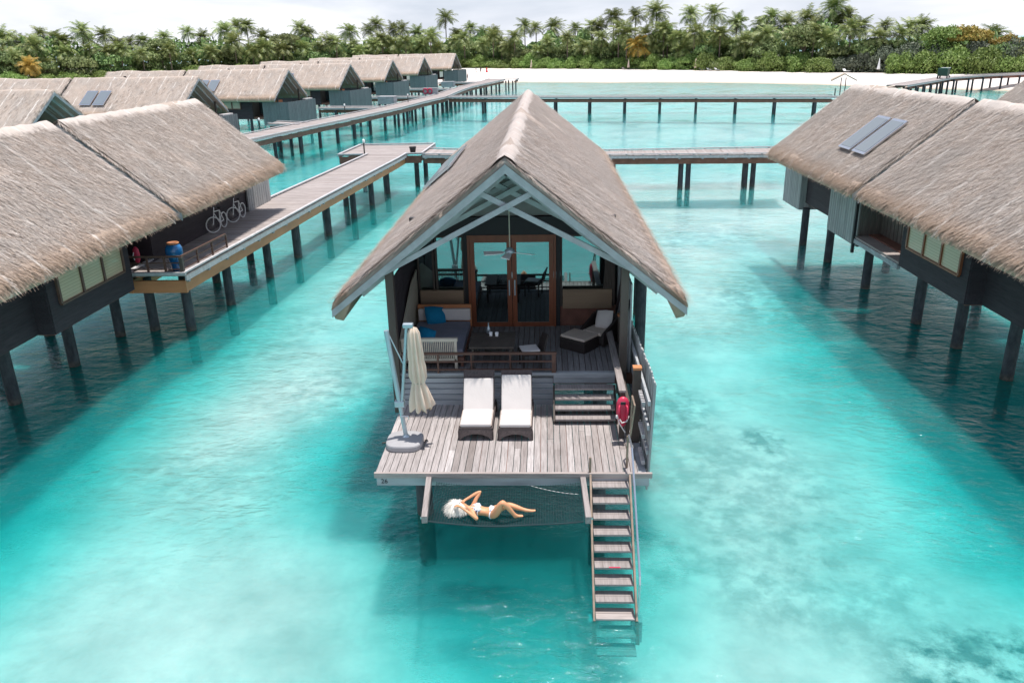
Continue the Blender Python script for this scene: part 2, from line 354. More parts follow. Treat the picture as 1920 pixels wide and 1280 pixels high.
def m_water():
    t = NT('lagoon_water'); v = t.coord((1,1,1)); va = t.coord((.75,1.15,1), rot=(0,0,.5))
    n1 = t.noise(va, 1.35, 3, .55, .4); n2 = t.noise(va, 4.6, 5, .65, .5); n3 = t.noise(v, .16, 3, .5)
    gust = t.ramp(n3, [(.36, (.2,.2,.2)), (.64, (1,1,1))])
    h = t.math('ADD', t.math('MULTIPLY', n1, 1.0), t.math('MULTIPLY', n2, .40))
    bp = t.n('ShaderNodeBump'); bp.inputs['Distance'].default_value = .30; t.l(h, bp.inputs['Height'])
    t.l(t.math('MULTIPLY', gust, .62), bp.inputs['Strength'])
    fr = t.n('ShaderNodeFresnel'); fr.inputs['IOR'].default_value = 1.33; t.l(bp.outputs[0], fr.inputs['Normal'])
    gl = t.n('ShaderNodeBsdfGlossy'); gl.inputs['Roughness'].default_value = .06; t.l(bp.outputs[0], gl.inputs['Normal'])
    gl.inputs['Color'].default_value = (.92,.95,1,1)
    # deeper channels let less red through; shade under huts and net is painted in
    sep = t.n('ShaderNodeSeparateXYZ'); t.l(v, sep.inputs[0]); X, Y = sep.outputs['X'], sep.outputs['Y']
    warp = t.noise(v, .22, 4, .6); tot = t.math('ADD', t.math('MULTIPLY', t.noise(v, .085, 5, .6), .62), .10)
    for (px, py, rx, ry, st) in DEPTH_SHADE_TINTS:
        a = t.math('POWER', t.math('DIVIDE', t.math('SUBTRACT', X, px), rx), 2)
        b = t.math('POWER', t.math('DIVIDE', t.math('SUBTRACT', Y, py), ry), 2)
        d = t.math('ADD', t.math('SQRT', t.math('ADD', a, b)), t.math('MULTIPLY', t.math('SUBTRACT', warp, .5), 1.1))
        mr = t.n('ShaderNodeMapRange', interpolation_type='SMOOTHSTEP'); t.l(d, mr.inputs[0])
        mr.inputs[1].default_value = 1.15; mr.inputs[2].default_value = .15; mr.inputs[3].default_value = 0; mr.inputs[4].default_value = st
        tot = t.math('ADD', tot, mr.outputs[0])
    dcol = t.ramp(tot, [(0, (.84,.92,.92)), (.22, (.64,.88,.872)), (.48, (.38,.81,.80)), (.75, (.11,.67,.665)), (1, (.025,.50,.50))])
    tr = t.n('ShaderNodeBsdfTransparent'); t.l(dcol, tr.inputs[0])
    df = t.n('ShaderNodeBsdfPrincipled'); df.inputs['Base Color'].default_value = (.01,.34,.335,1); df.inputs['Specular IOR Level'].default_value = 0
    df.inputs['Roughness'].default_value = 1; df.inputs['Subsurface Weight'].default_value = 1; df.inputs['Subsurface Radius'].default_value = (.5,1,1); df.inputs['Subsurface Scale'].default_value = 3.0
    mx = t.n('ShaderNodeMixShader'); mx.inputs[0].default_value = .26
    t.l(tr.outputs[0], mx.inputs[1]); t.l(df.outputs[0], mx.inputs[2])
    m2 = t.n('ShaderNodeMixShader'); t.l(t.math('MINIMUM', fr.outputs[0], .78), m2.inputs[0])
    t.l(mx.outputs[0], m2.inputs[1]); t.l(gl.outputs[0], m2.inputs[2]); t.l(m2.outputs[0], t.out.inputs[0]); return t.m
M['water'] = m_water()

# ------------------------------------------------------------------ setting
def sheet(name, m, x0, x1, y0, y1, z, cut=None):
    mb = MB(); mb.add([(x0,y0,z),(x1,y0,z),(x1,y1,z),(x0,y1,z)], [(0,1,2,3)])
    return tag(mb.build(name, m), kind='structure')
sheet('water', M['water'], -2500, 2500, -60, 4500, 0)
sheet('seabed', M['seabed'], -2500, 2500, -60, 4500, -1.25)
V = [(-300,195),(-200,200),(-141,214),(-110,250),(-60,275),(-25,285),(-7,271),(27.4,247),(50,225),(67.8,203.6),(95.6,177.4),(130,150),(200,110),(300,70)]
S = [(-300,160),(-200,170),(-141,185),(-105,205),(-60,212),(-42,208),(-5.8,220),(23.2,207.7),(46,195),(60,179.2),(78,152.3),(105,125),(180,75),(280,30)]
VZ = [1.5]*4+[2.0,2.2,2.1,1.9,1.7]+[1.5]*5
def beach():
    rows = []
    prof = [(-.9,-1.4),(-.25,-.5),(0,0),(.12,.35),(.3,.8),(.6,1.3),(1,None),(1.6,None),(4,None),(9,None)]
    sub = 12; P_ = []
    for i in range(len(V)-1):
        for k in range(sub if i < len(V)-2 else sub+1):
            f = k/sub; L = lambda A, B: (A[0]+(B[0]-A[0])*f, A[1]+(B[1]-A[1])*f)
            P_.append((L(S[i],S[i+1]), L(V[i],V[i+1]), VZ[i]+(VZ[i+1]-VZ[i])*f))
    vs = []; fs = []
    for j, (s_, v_, vz) in enumerate(P_):
        wob = 1.5*math.sin(j*.37)+.8*math.sin(j*.91)
        for (t_, z_) in prof:
            z = z_ if z_ is not None else vz+(t_-1)*.15
            if z_ is not None and z_ > 0: z = z_*vz/1.6
            k = t_ + wob*.012*(1-abs(t_) if abs(t_) < 1 else 0)
            vs.append((s_[0]+(v_[0]-s_[0])*k, s_[1]+(v_[1]-s_[1])*k, z))
    n = len(prof)
    for j in range(len(P_)-1):
        for i in range(n-1): fs.append((j*n+i, (j+1)*n+i, (j+1)*n+i+1, j*n+i+1))
    mb = MB(); mb.add(vs, fs); tag(mb.build('beach', M['sand'], smooth=True), kind='structure')
beach()

# ------------------------------------------------------------------ thatch
def rot_noise(n): return rng.uniform(-1, 1, n)
_roofcache = {}
def roof_mesh(key, w, zr, ze, y0, y1, nblade, neave, cap_blades=0):
    if key in _roofcache: return _roofcache[key]
    L = y1-y0; nx = 26; ny = max(8, int(L*5)); k = (zr-ze)/w
    prof = [(i/nx*(w-.30), zr-k*(i/nx*(w-.30))) for i in range(nx+1)]
    prof += [(w-.14, ze+.16), (w-.03, ze+.02), (w+.02, ze-.16), (w-.05, ze-.36), (w-.22, ze-.40), (w-.42, ze+.02), (.6, zr-.6*k-.26), (.0, zr-.24)]
    full = [(-x, z) for x, z in prof[::-1]][:-1] + prof
    # full runs underside centre(left) .. eave .. ridge .. eave .. underside centre
    arr = np.array(full); m = len(arr); ys = np.linspace(y0, y1, ny+1)
    top = [i for i, (x, z) in enumerate(full) if z > zr-k*abs(x)-.08 and 7 < i < m-8]
    isn = np.zeros(m); isn[7:m-7] = 1
    vs = np.zeros(((ny+1), m, 3)); vs[:,:,0] = arr[:,0]; vs[:,:,2] = arr[:,1]; vs[:,:,1] = ys[:,None]
    nz = rng.normal(0, .012, (ny+1, m)); sm = rng.normal(0, .03, (ny//6+2, m//5+2))
    yi = np.linspace(0, sm.shape[0]-1.001, ny+1); xi = np.linspace(0, sm.shape[1]-1.001, m)
    y_, x_ = np.meshgrid(yi, xi, indexing='ij'); a = y_.astype(int); b = x_.astype(int); fa = y_-a; fb = x_-b
    lo = sm[a,b]*(1-fa)*(1-fb)+sm[a+1,b]*fa*(1-fb)+sm[a,b+1]*(1-fa)*fb+sm[a+1,b+1]*fa*fb
    vs[:,:,2] += (nz+lo)*isn
    vs[:,5:9,2] += rng.normal(0,.02,(ny+1,4)); vs[:,m-9:m-5,2] += rng.normal(0,.02,(ny+1,4))
    e = rng.normal(0,.015,m)*isn; vs[0,:,1] += e; vs[-1,:,1] += e
    F = []
    for j in range(ny):
        for i in range(m-1): F.append((j*m+i, (j+1)*m+i, (j+1)*m+i+1, j*m+i+1))
        F.append((j*m+m-1, (j+1)*m+m-1, (j+1)*m, j*m))
    h = m//2
    # end caps as strips between top and underside
    for base, flip in ((0, False), (ny*m, True)):
        for sd in (0, 1):
            idx = list(range(0, h+1)) if sd == 0 else list(range(m-1, h-1, -1))
            idx = idx if sd == 0 else [ (q if q != m else 0) for q in idx]
            und = idx[:7]; tp = idx[7:][::-1]
            poly = [base+q for q in idx]
            if sd == 1: poly = [base+0]+poly if False else poly
            F.append(tuple(poly) if flip == (sd == 1) else tuple(poly[::-1]))
    V1 = vs.reshape(-1, 3)
    # blades
    def blades(n, t, y, side, ln, wd, lift, yaw, down=0.0, zoff=.0):
        sl = math.hypot(1, k); dx = 1/sl; dz = -k/sl
        px = t*dx; pz = zr-k*px+zoff
        c, s_ = np.cos(yaw), np.sin(yaw)
        # direction in plane (slope dir, y), plus lift along normal (k/sl,1/sl), plus extra droop
        ddx = c*dx + lift*k/sl; ddz = c*dz + lift/sl - down; ddy = s_
        nn = np.sqrt(ddx**2+ddy**2+ddz**2); ddx, ddy, ddz = ddx/nn, ddy/nn, ddz/nn
        wx = -s_*dx; wy = c; wz = -s_*dz
        P0 = np.stack([px, y, pz], 1); D = np.stack([ddx, ddy, ddz], 1)*ln[:,None]; Wd = np.stack([wx, wy, wz], 1)*(wd/2)[:,None]
        Q = np.stack([P0-Wd, P0+Wd, P0+D+Wd*.35, P0+D-Wd*.35], 1)
        Q[:,:,0] *= side[:,None]
        return Q.reshape(-1, 3)
    sl = math.hypot(1, k); T = (w-.15)*sl
    n = nblade; t = rng.uniform(0.05, T, n); y = rng.uniform(y0, y1, n); sd = rng.choice([-1,1], n)
    B1 = blades(n, t, y, sd, rng.uniform(.20,.50,n), rng.uniform(.008,.026,n), rng.uniform(.03,.17 if key == 'main' else .22,n), rng.normal(0,.2 if key == 'main' else .27,n), 0., .012)
    n = neave; t = rng.uniform(T-.55, T+.06, n); y = rng.uniform(y0-.02, y1+.02, n); sd = rng.choice([-1,1], n)
    B2 = blades(n, t, y, sd, rng.uniform(.22,.55,n), rng.uniform(.010,.028,n), rng.uniform(-.05,.22,n), rng.normal(0,.24,n), rng.uniform(.15,.9,n), .0)
    n = neave//14; t = rng.uniform(.0, T, n); sd = rng.choice([-1,1], n); y = np.where(rng.random(n) < .5, y0, y1)
    B3 = blades(n, t, y, sd, rng.uniform(.12,.3,n), rng.uniform(.012,.028,n), rng.uniform(0,.1,n), np.where(y < (y0+y1)/2, -1, 1)*rng.uniform(.3,1.1,n), rng.uniform(0,.3,n), -.02)
    Bl = [B1, B2, B3]
    if cap_blades:
        n = cap_blades; t = rng.uniform(0.0,.12,n); y = rng.uniform(y0,y1,n); sd = rng.choice([-1,1],n)
        Bl.append(blades(n, t, y, sd, rng.uniform(.2,.5,n), rng.uniform(.015,.03,n), rng.uniform(.0,.1,n), rng.normal(0,.35,n), 0., .05))
    BV = np.vstack(Bl); nb = len(BV)//4
    me = bpy.data.meshes.new('thatch_'+key)
    allv = np.vstack([V1, BV]); n1 = len(V1)
    loops = []; starts = []; tot = 0
    for f in F: starts.append(tot); loops += f; tot += len(f)
    loops = np.concatenate([np.array(loops, dtype=np.int32), np.arange(nb*4, dtype=np.int32)+n1])
    starts = np.concatenate([np.array(starts, dtype=np.int32), np.arange(nb, dtype=np.int32)*4+tot])
    me.vertices.add(len(allv)); me.vertices.foreach_set('co', allv.astype(np.float32).ravel())
    me.loops.add(len(loops)); me.loops.foreach_set('vertex_index', loops)
    me.polygons.add(len(starts)); me.polygons.foreach_set('loop_start', starts)
    me.update(calc_edges=True); me.validate()
    _roofcache[key] = me; return me
W, ZR, ZE = 3.73, 7.284, 4.292
KS = (ZR-ZE)/W
def ridge_cap(parent, y0, y1, mat=None, h=.07, wid=.42):
    mb = MB(); n = int((y1-y0)*3); rows = []
    for i in range(n+1):
        y = y0-.03+(y1-y0+.06)*i/n; dz = random.uniform(-.02,.025); row = []
        for x in (-wid, -wid*.55, -.12, 0, .12, wid*.55, wid):
            e = random.uniform(-.04,.04) if abs(x) == wid else 0
            row.append((x+e, y, ZR-KS*abs(x)+(h if abs(x) < wid else -.02)+dz-(.03 if x == 0 else 0)))
        rows.append(row)
    vs = [v for r in rows for v in r]
    mb.add(vs, [(j*7+i, j*7+i+1, (j+1)*7+i+1, (j+1)*7+i) for j in range(n) for i in range(6)])
    return mb.build('ridge_cap', mat or M['cap'], parent, smooth=True)
def bargeboards(parent, y, depth=.27, mat=None, th=.05, side=(1,-1)):
    for sx in side:
        mb = MB(); top = -.16
        x1 = W+.0
        a = Vector((0, y, ZR+top)); b = Vector((sx*x1, y, ZR-KS*x1+top))
        vs = []
        for yy in (y-th/2, y+th/2):
            vs += [(0, yy, a.z), (b.x, yy, b.z), (b.x-sx*.0, yy, b.z-depth), (0, yy, a.z-depth*1.15)]
        mb.add(vs, [(0,1,2,3),(7,6,5,4),(0,4,5,1),(1,5,6,2),(2,6,7,3),(3,7,4,0)])
        mb.build('bargeboard', mat or M['trim'], parent)

def clap_wall(name, parent, p, q, z0, z1, mat, th=.06, board=.16, vertical=False, world=False, gap=.0):
    """wall from p to q in plan made of lapped boards"""
    mb = MB(); p = Vector((*p, 0)); q = Vector((*q, 0)); d = (q-p); L = d.length; d.normalize(); nrm = Vector((d.y, -d.x, 0))
    if vertical:
        n = max(1, round(L/board)); s = L/n
        for i in range(n):
            off = .012*(i % 2)
            a = p+d*(i*s+gap/2); b = p+d*((i+1)*s-gap/2-.001)
            mb.obox(((a+b)/2)+Vector((0,0,(z0+z1)/2))+nrm*off, (b-a)/2, nrm*th/2, (0,0,(z1-z0)/2))
    else:
        n = max(1, round((z1-z0)/board)); s = (z1-z0)/n
        for i in range(n):
            c = (p+q)/2+Vector((0,0,z0+(i+.5)*s))
            tilt = nrm*.012
            vs = []
            for (e, zz, o) in ((0, z0+i*s, tilt), (1, z0+(i+1)*s-.004, -tilt*0)):
                for pt in (p, q):
                    vs.append(pt+Vector((0,0,zz))+nrm*(th/2)+o)
                for pt in (p, q):
                    vs.append(pt+Vector((0,0,zz))-nrm*(th/2))
            mb.add(vs, [(0,1,5,4),(3,2,6,7),(4,5,7,6),(1,0,2,3),(0,4,6,2),(5,1,3,7)])
    return mb.build(name, mat, parent, world=world)

def pile(parent, x, y, z1=1.9, r=.17, world=False, mat=None):
    mb = MB(); mb.tube([(x,y,-1.6),(x,y,-.1),(x,y,.08),(x,y,z1)], [r*1.05,r*1.05,r*1.02,r], 14)
    return mb.build('pile', mat or M['pile'], parent, world=world, smooth=False)

# solar water panel pair lying on a roof slope (own things)
def solar(root_loc, rz, side, lx0, lx1, y0, y1, label, group='solar panels on the thatched roofs'):
    o = empty('solar_panel', root_loc, rz, label, 'solar panel', group)
    def pt(x, y, h): return (side*x, y, ZR-KS*x+h)
    def slab(name, x0, x1, ya, yb, h0, h1, mat):
        mb = MB(); nx, nz = KS/math.hypot(1,KS), 1/math.hypot(1,KS)
        vs = []
        for h in (h0, h1):
            for (x, y) in ((x0,ya),(x1,ya),(x1,yb),(x0,yb)):
                vs.append((side*(x+nx*h), y, ZR-KS*x+nz*h))
        mb.add(vs, [(0,1,2,3),(4,7,6,5),(0,4,5,1),(1,5,6,2),(2,6,7,3),(3,7,4,0)])
        return mb.build(name, mat, o)
    slab('frame', lx0, lx1, y0, y1, .10, .17, M['steel'])
    slab('glass', lx0+.09, lx1-.09, y0+.10, y1-.10, .172, .18, M['solar'])
    mb = MB()
    for f in np.linspace(0, 1, 9)[1:-1]:
        yy = y0+.06+(y1-y0-.12)*f; mb.bar(pt(lx0+.07, yy, .20), pt(lx1-.07, yy, .20), .012, .006)
    mb.build('riser_tube', M['metal'], o)
    mb = MB()
    for yy in (y0+.1, y1-.1):
        for xx in (lx0+.2, lx1-.15): mb.bar(pt(xx, yy, -.05), pt(xx, yy, .14), .04, .04, (0,1,0))
    mb.build('foot', M['metal'], o)
    return o

# ------------------------------------------------------------------ MAIN VILLA
HX, HY = -.8, 13.3
main = empty('water_villa', (HX, HY, 0), 0, 'central thatched water villa with open verandah and sun deck, its gable facing the viewer', 'villa')
Y0 = 2.83
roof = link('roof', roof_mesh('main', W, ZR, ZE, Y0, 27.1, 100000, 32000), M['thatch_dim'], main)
ridge_cap(roof, Y0, 27.1, M['thatch_dim'], .05, .30)
bargeboards(roof, Y0-.02, .16)
# eave boards along the sides under the fringe, rafters and lining
mb = MB()
for s in (1,-1):
    vs = []
    for (x, dz) in ((.05,-.27), (W-.35,-.27)):
        for yy in (Y0+.03, 26.9): vs.append((s*x, yy, ZR-KS*x+dz))
    vs2 = [(x, y, z-.03) for x, y, z in vs]
    mb.add(vs+vs2, [(0,1,3,2),(4,6,7,5),(0,2,6,4),(1,5,7,3),(0,4,5,1),(2,3,7,6)])
mb.build('ceiling_lining', M['ceil'], roof)
for yy in np.arange(Y0+.55, 7.2, .62):
    for s in (1,-1):
        mb = MB(); x1 = 3.2; mb.bar((0, yy, ZR-.40), (s*x1, yy, ZR-KS*x1-.40), .07, .14); mb.build('rafter', M['trim_in'], roof)
def scissor(yy, mat, hi=(1.0, ZR-.62), lo=(2.75, 5.05), wd=.065, hh=.11):
    for s in (1,-1):
        mb = MB(); a = Vector((-s*.62, yy+s*.045, 6.58)); b = Vector((s*2.75, yy+s*.045, 4.83)); mb.bar(a, b, wd, hh); mb.build('scissor_brace', mat, roof)
scissor(Y0+.12, M['trim'])
scissor(Y0+1.9, M['trim_in']); scissor(Y0+3.4, M['trim_in'])
# local frame: x = X+.8, y = Y-13.3
def B(x0,x1,y0,y1,z0,z1,name,mat,parent=main,bevel=0):
    m = MB(); m.box(x0-HX,x1-HX,y0-HY,y1-HY,z0,z1); return m.build(name, mat, parent, bevel=bevel)
def decking(name, x0, x1, y0, y1, z, mat, bw=.118, gap=.012, th=.035, parent=main):
    m = MB(); x = x0-HX
    while x < x1-HX-.02:
        e = random.uniform(-.012,.012); ys = [y0-HY]
        while ys[-1] < y1-HY-1.6 and random.random() < .5: ys.append(ys[-1]+random.uniform(.9, 1.8))
        ys = [yy for yy in ys if yy < y1-HY-.5]+[y1-HY]
        for a, b in zip(ys, ys[1:]): m.box(x, min(x+bw, x1-HX), a+.003, b-.002, z-th, z+random.uniform(-.002,.002))
        x += bw+gap
    return m.build(name, mat, parent)
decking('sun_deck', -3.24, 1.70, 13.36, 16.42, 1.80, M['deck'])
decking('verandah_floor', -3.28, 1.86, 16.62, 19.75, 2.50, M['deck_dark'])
B(-3.26, 1.95, 13.29, 13.355, 1.715, 1.815, 'edge_board', M['walk'])
B(-3.22, 1.90, 13.31, 13.36, 1.55, 1.713, 'fascia', M['fascia'])
m = MB()
for x in np.linspace(-3.1, 1.6, 9): m.box(x-HX-.04, x-HX+.04, 13.37-HY, 16.4-HY, 1.60, 1.762)
m.build('joists', M['brownbeam'], main)
# riser: horizontal boards under the verandah edge
m = MB(); z = 1.80
for i, t_ in enumerate(np.linspace(16.42, 16.62, 6)):
    m.box(-3.26-HX, .14-HX, t_-HY-.02, t_-HY+.045, 1.80+i*.117, 1.80+i*.117+.105)
m.build('riser_boards', M['fascia'], main)
B(-3.30, 1.50, 16.50, 16.62, 2.465, 2.515, 'verandah_nosing', M['fascia'])
B(.15, 1.50, 16.505, 16.60, 2.385, 2.462, 'verandah_edge_board', M['fascia']); B(.15, 1.50, 16.515, 16.60, 2.27, 2.375, 'verandah_edge_board', M['fascia'])
# steps
for i, (zt, ya) in enumerate(((2.385,15.94),(2.235,15.74),(2.085,15.55),(1.935,15.37))):
    B(.18, 1.44, ya, ya+.25, zt-.045, zt, 'step', M['deck'], bevel=.006)
for x in (.155, 1.47):
    m = MB(); m.add([(x-HX-.02, y-HY, z) for y, z in ((15.40,1.81),(15.40,1.88),(16.2,2.36),(16.2,1.81))]+[(x-HX+.02, y-HY, z) for y, z in ((15.40,1.81),(15.40,1.88),(16.2,2.36),(16.2,1.81))], [(0,1,2,3),(7,6,5,4),(0,4,5,1),(1,5,6,2),(2,6,7,3),(3,7,4,0)]); m.build('step_stringer', M['post'], main)
# verandah posts
for x, z0, z1 in ((-3.33,1.6,5.0),(1.66,2.0,5.0)): B(x-.085,x+.085,16.40,16.57,z0,z1,'verandah_post',M['post'],bevel=.01)
B(-3.38, 1.72, 19.70, 19.86, 4.90, 5.35, 'lintel', M['black'])
# floor body
B(-3.3, 1.9, 16.64, 24.5, 2.2, 2.44, 'floor_slab', M['brownbeam'])
# side walls: left dark slats with inner cream panel, right panels
clap_wall('side_wall', main, (-3.38-HX, 26.5-HY), (-3.38-HX, 18.1-HY), 2.0, 4.75, M['dark'])
clap_wall('side_wall', main, (1.86-HX, 19.9-HY), (1.86-HX, 26.5-HY), 2.0, 4.75, M['dark'])
m = MB()
for i in range(9): m.box(-3.36-HX, -3.33-HX, 16.6+i*.17-HY, 16.74+i*.17-HY, 2.5, 4.6)
m.build('slatted_side', M['dark'], main)
mm = MB(); mm.add([(x-HX, y-HY, z) for x in (-3.30,-3.27) for y, z in ((16.75,2.5),(19.66,2.5),(19.66,4.05),(18.9,3.95),(16.9,3.15))], [(0,1,2,3,4),(9,8,7,6,5),(0,5,6,1),(1,6,7,2),(2,7,8,3),(3,8,9,4),(4,9,5,0)]); mm.build('cream_panel', M['cream'], main)
m = MB()
for i in range(11): m.box(1.80-HX, 1.84-HX, 16.6+i*.29-HY, 16.84+i*.29-HY, 2.5, 4.5)
m.build('side_screen', M['fascia'], main)
m = MB(); m.bar((1.77-HX,16.6-HY,4.1),(1.77-HX,18.2-HY,2.9),.04,.14); m.bar((1.77-HX,18.2-HY,4.2),(1.77-HX,19.6-HY,2.9),.04,.14); m.build('screen_brace', M['dark'], main)
# back wall with panels
B(-3.36, -2.0, 19.78, 19.86, 2.46, 3.02, 'back_wall', M['brownbeam']); B(.30, 1.84, 19.78, 19.86, 2.46, 3.02, 'back_wall', M['brownbeam'])
# double door
def framed(name, x0, x1, z0, z1, y, fw, mat, glassmat, extra=None):
    fr = MB(); a, b = x0-HX, x1-HX; yy = y-HY
    fr.box(a, a+fw, yy-.04, yy+.04, z0, z1); fr.box(b-fw, b, yy-.04, yy+.04, z0, z1)
    fr.box(a+fw, b-fw, yy-.038, yy+.038, z1-fw, z1); fr.box(a+fw, b-fw, yy-.038, yy+.038, z0, z0+fw)
    root = fr.build(name, mat, main)
    g = MB(); g.box(a+fw, b-fw, yy-.006, yy+.006, z0+fw, z1-fw); g.build('pane', glassmat, root)
    return root
B(-1.97, -1.915, 19.68, 19.80, 2.5, 4.90, 'door_frame', M['mahog']); B(.195, .25, 19.68, 19.80, 2.5, 4.90, 'door_frame', M['mahog']); B(-1.915, .195, 19.68, 19.80, 4.83, 4.90, 'door_frame', M['mahog'])
for x0, x1, hx in ((-1.91,-.868,-.93),(-.852,.19,-.79)):
    dr = framed('glass_door', x0, x1, 2.50, 4.825, 19.74, .115, M['mahog'], M['glass'])
    m = MB(); m.bar((hx-HX,19.66-HY,3.35),(hx-HX,19.66-HY,3.75),.03,.03,(0,1,0)); m.build('handle', M['metal'], dr)
for x0, x1, z0 in ((-3.26,-2.83,3.02),(-2.80,-2.06,3.02),(.36,1.74,3.02)):
    framed('window', x0, x1, z0, 4.88, 19.80, .05, M['post'], M['glass'])
for x0, x1 in ((-2.06,-1.975),(.255,.355)): B(x0, x1, 19.72, 19.86, 2.5, 4.9, 'wall_post', M['black'])
for x0, x1 in ((-3.2,-2.10),(.42,1.66)): B(x0, x1, 19.62, 19.72, 3.00, 3.50, 'timber_counter', M['ply'])
# curtain tied at right
m = MB()
for i in range(7): m.tube([(1.45+i*.05-HX,19.70-HY,4.85),(1.50+i*.035-HX,19.68-HY,4.1),(1.45+i*.045-HX,19.70-HY,3.1)], [.03,.024,.03], 6)
m.build('curtain', M['post'], main)
# gable wall above lintel
gm = MB(); yy = 19.8-HY
gm.add([(-2.35,yy,5.36),(2.35,yy,5.36),(0,yy,ZR-.42),(-2.35,yy+.06,5.36),(2.35,yy+.06,5.36),(0,yy+.06,ZR-.42)], [(0,2,1),(3,4,5),(0,1,4,3),(1,2,5,4),(2,0,3,5)])
gm.build('gable_wall', M['gable'], main)
# verandah railing
rl = MB(); rl.box(-3.2-HX, .22-HX, 16.50-HY, 16.56-HY, 2.95, 3.00); rail = rl.build('railing', M['rail'], main)
m = MB(); m.box(-3.2-HX, .2-HX, 16.51-HY, 16.55-HY, 2.77, 2.80); m.build('mid_rail', M['rail'], rail)
m = MB(); m.box(-3.2-HX, .2-HX, 16.51-HY, 16.55-HY, 2.58, 2.61); m.build('mid_rail', M['rail'], rail)
for x, w_ in ((-2.4,.04),(-1.66,.03),(-.80,.03),(.16,.09)):
    m = MB(); m.box(x-w_/2-HX, x+w_/2-HX, 16.505-HY, 16.555-HY, 2.50, 2.95); m.build('baluster', M['rail'], rail)
# cap rail on the right and its post
B(1.43, 1.57, 14.72, 18.3, 2.82, 2.87, 'cap_rail', M['deck'], bevel=.005)
B(1.60, 1.66, 14.72, 18.3, 1.9, 2.60, 'stair_side_panel', M['post'])
B(1.46, 1.56, 14.75, 14.86, 1.82, 2.80, 'cap_rail_post', M['post'])
# tall slatted privacy screen on the right edge
sc_root = MB(); y = 13.55; i = 0
while y < 19.2:
    z1 = 3.42-.055*(y-14)+.10*(0 if i % 2 else 1)+random.uniform(-.03,.03)
    xx = 1.93+.10*min(1, max(0,(16-y)/2.5))*0
    sc_root.obox((xx+.03*(i%2)-HX, y+.055-HY, (z1+1.32)/2), (.014,0,0), (0,.052,0), (.035,0,(z1-1.32)/2)); y += .115; i += 1
screen = sc_root.build('privacy_screen', M['grey_slat'], main)
for zz in (1.55, 2.05, 2.55, 3.05):
    m = MB(); m.box(1.86-HX, 1.905-HX, 13.6-HY, 19.1-HY, zz, zz+.09); m.build('screen_rail', M['fascia'], screen)
for yy, z1, rr in ((14.75,3.32,.075),(18.4,3.2,.06)):
    m = MB(); m.box(1.775-rr-HX, 1.775+rr-HX, yy-rr-HY, yy+rr-HY, 1.2, z1); m.build('screen_post', M['post'], screen)
    m = MB(); m.box(1.775-rr-.01-HX, 1.775+rr+.01-HX, yy-rr-.01-HY, yy+rr+.01-HY, z1, z1+.05); m.build('post_cap', M['orange'], screen)
for x0, y0_, z0 in ((1.84,13.9,2.95),(1.84,13.75,2.35),(1.84,13.65,1.85)):
    m = MB()
    for j in range(8): m.box(x0-.06-HX, x0+.01-HX, y0_+j*.075-HY, y0_+j*.075+.035-HY, z0-.02, z0+.04)
    m.bar((x0-.02-HX,y0_-HY,z0-.03),(x0-.02-HX,y0_+.6-HY,z0-.03),.06,.03); m.build('screen_bracket', M['kerb'], screen)
B(1.71, 1.86, 13.40, 16.4, 1.66, 1.74, 'side_walk_board', M['fascia'])
# piles
for x, y, z1 in ((-2.6,14.85,1.6),(1.05,14.85,1.6),(-2.9,18.2,2.2),(1.3,18.2,2.2),(-2.9,22.5,2.2),(1.3,22.5,2.2),(3.34,28.2,2.7),(3.0,24.6,2.6),(-2.9,28.2,2.2),(-2.9,34,2.2),(1.3,34,2.2)):
    pile(main, x-HX, y-HY, z1)
B(-2.95, 1.5, 14.75, 14.95, 1.42, 1.60, 'cross_beam', M['brownbeam'])
clap_wall('rear_wall', main, (1.9-HX,26.5-HY), (1.9-HX,39.5-HY), 2.0, 4.6, M['dark']); clap_wall('rear_wall', main, (-3.4-HX,39.5-HY), (-3.4-HX,26.5-HY), 2.0, 4.6, M['dark'])
clap_wall('rear_wall', main, (1.9-HX,39.5-HY), (-3.4-HX,39.5-HY), 2.0, 4.6, M['dark'])
B(-3.3, 1.85, 26.5, 39.4, 2.1, 2.3, 'floor_slab', M['brownbeam'])
# hammock frame beams
for nm, x0, x1 in (('a',-2.24,-2.12),('b',.66,.70)):
    m = MB(); m.bar((x0-HX,13.5-HY,1.68),(x1-HX,11.93-HY,1.68),.10,.14); bmm = m.build('net_beam', M['deck'], main, bevel=.008)
    m = MB(); m.bar((x1-.055*(1 if nm == 'a' else -1)-HX,11.98-HY,1.69),(x1-.075*(1 if nm == 'a' else -1)-HX,11.98-HY,1.69),.03,.03); m.build('hook', M['steel'], bmm)
# door number on the fascia
tx = bpy.data.curves.new('num', 'FONT'); tx.body = '26'; tx.size = .13; tx.extrude = .003
to = bpy.data.objects.new('tmp', tx); COL.objects.link(to)
bpy.context.view_layer.update(); dg = bpy.context.evaluated_depsgraph_get()
me = bpy.data.meshes.new_from_object(to.evaluated_get(dg)); bpy.data.objects.remove(to); me.materials.clear()
num = link('villa_number', me, M['black'], main); num.matrix_basis = Matrix.Translation((-3.14-HX, 13.305-HY, 1.60)) @ Matrix.Rotation(math.pi/2, 4, 'X')

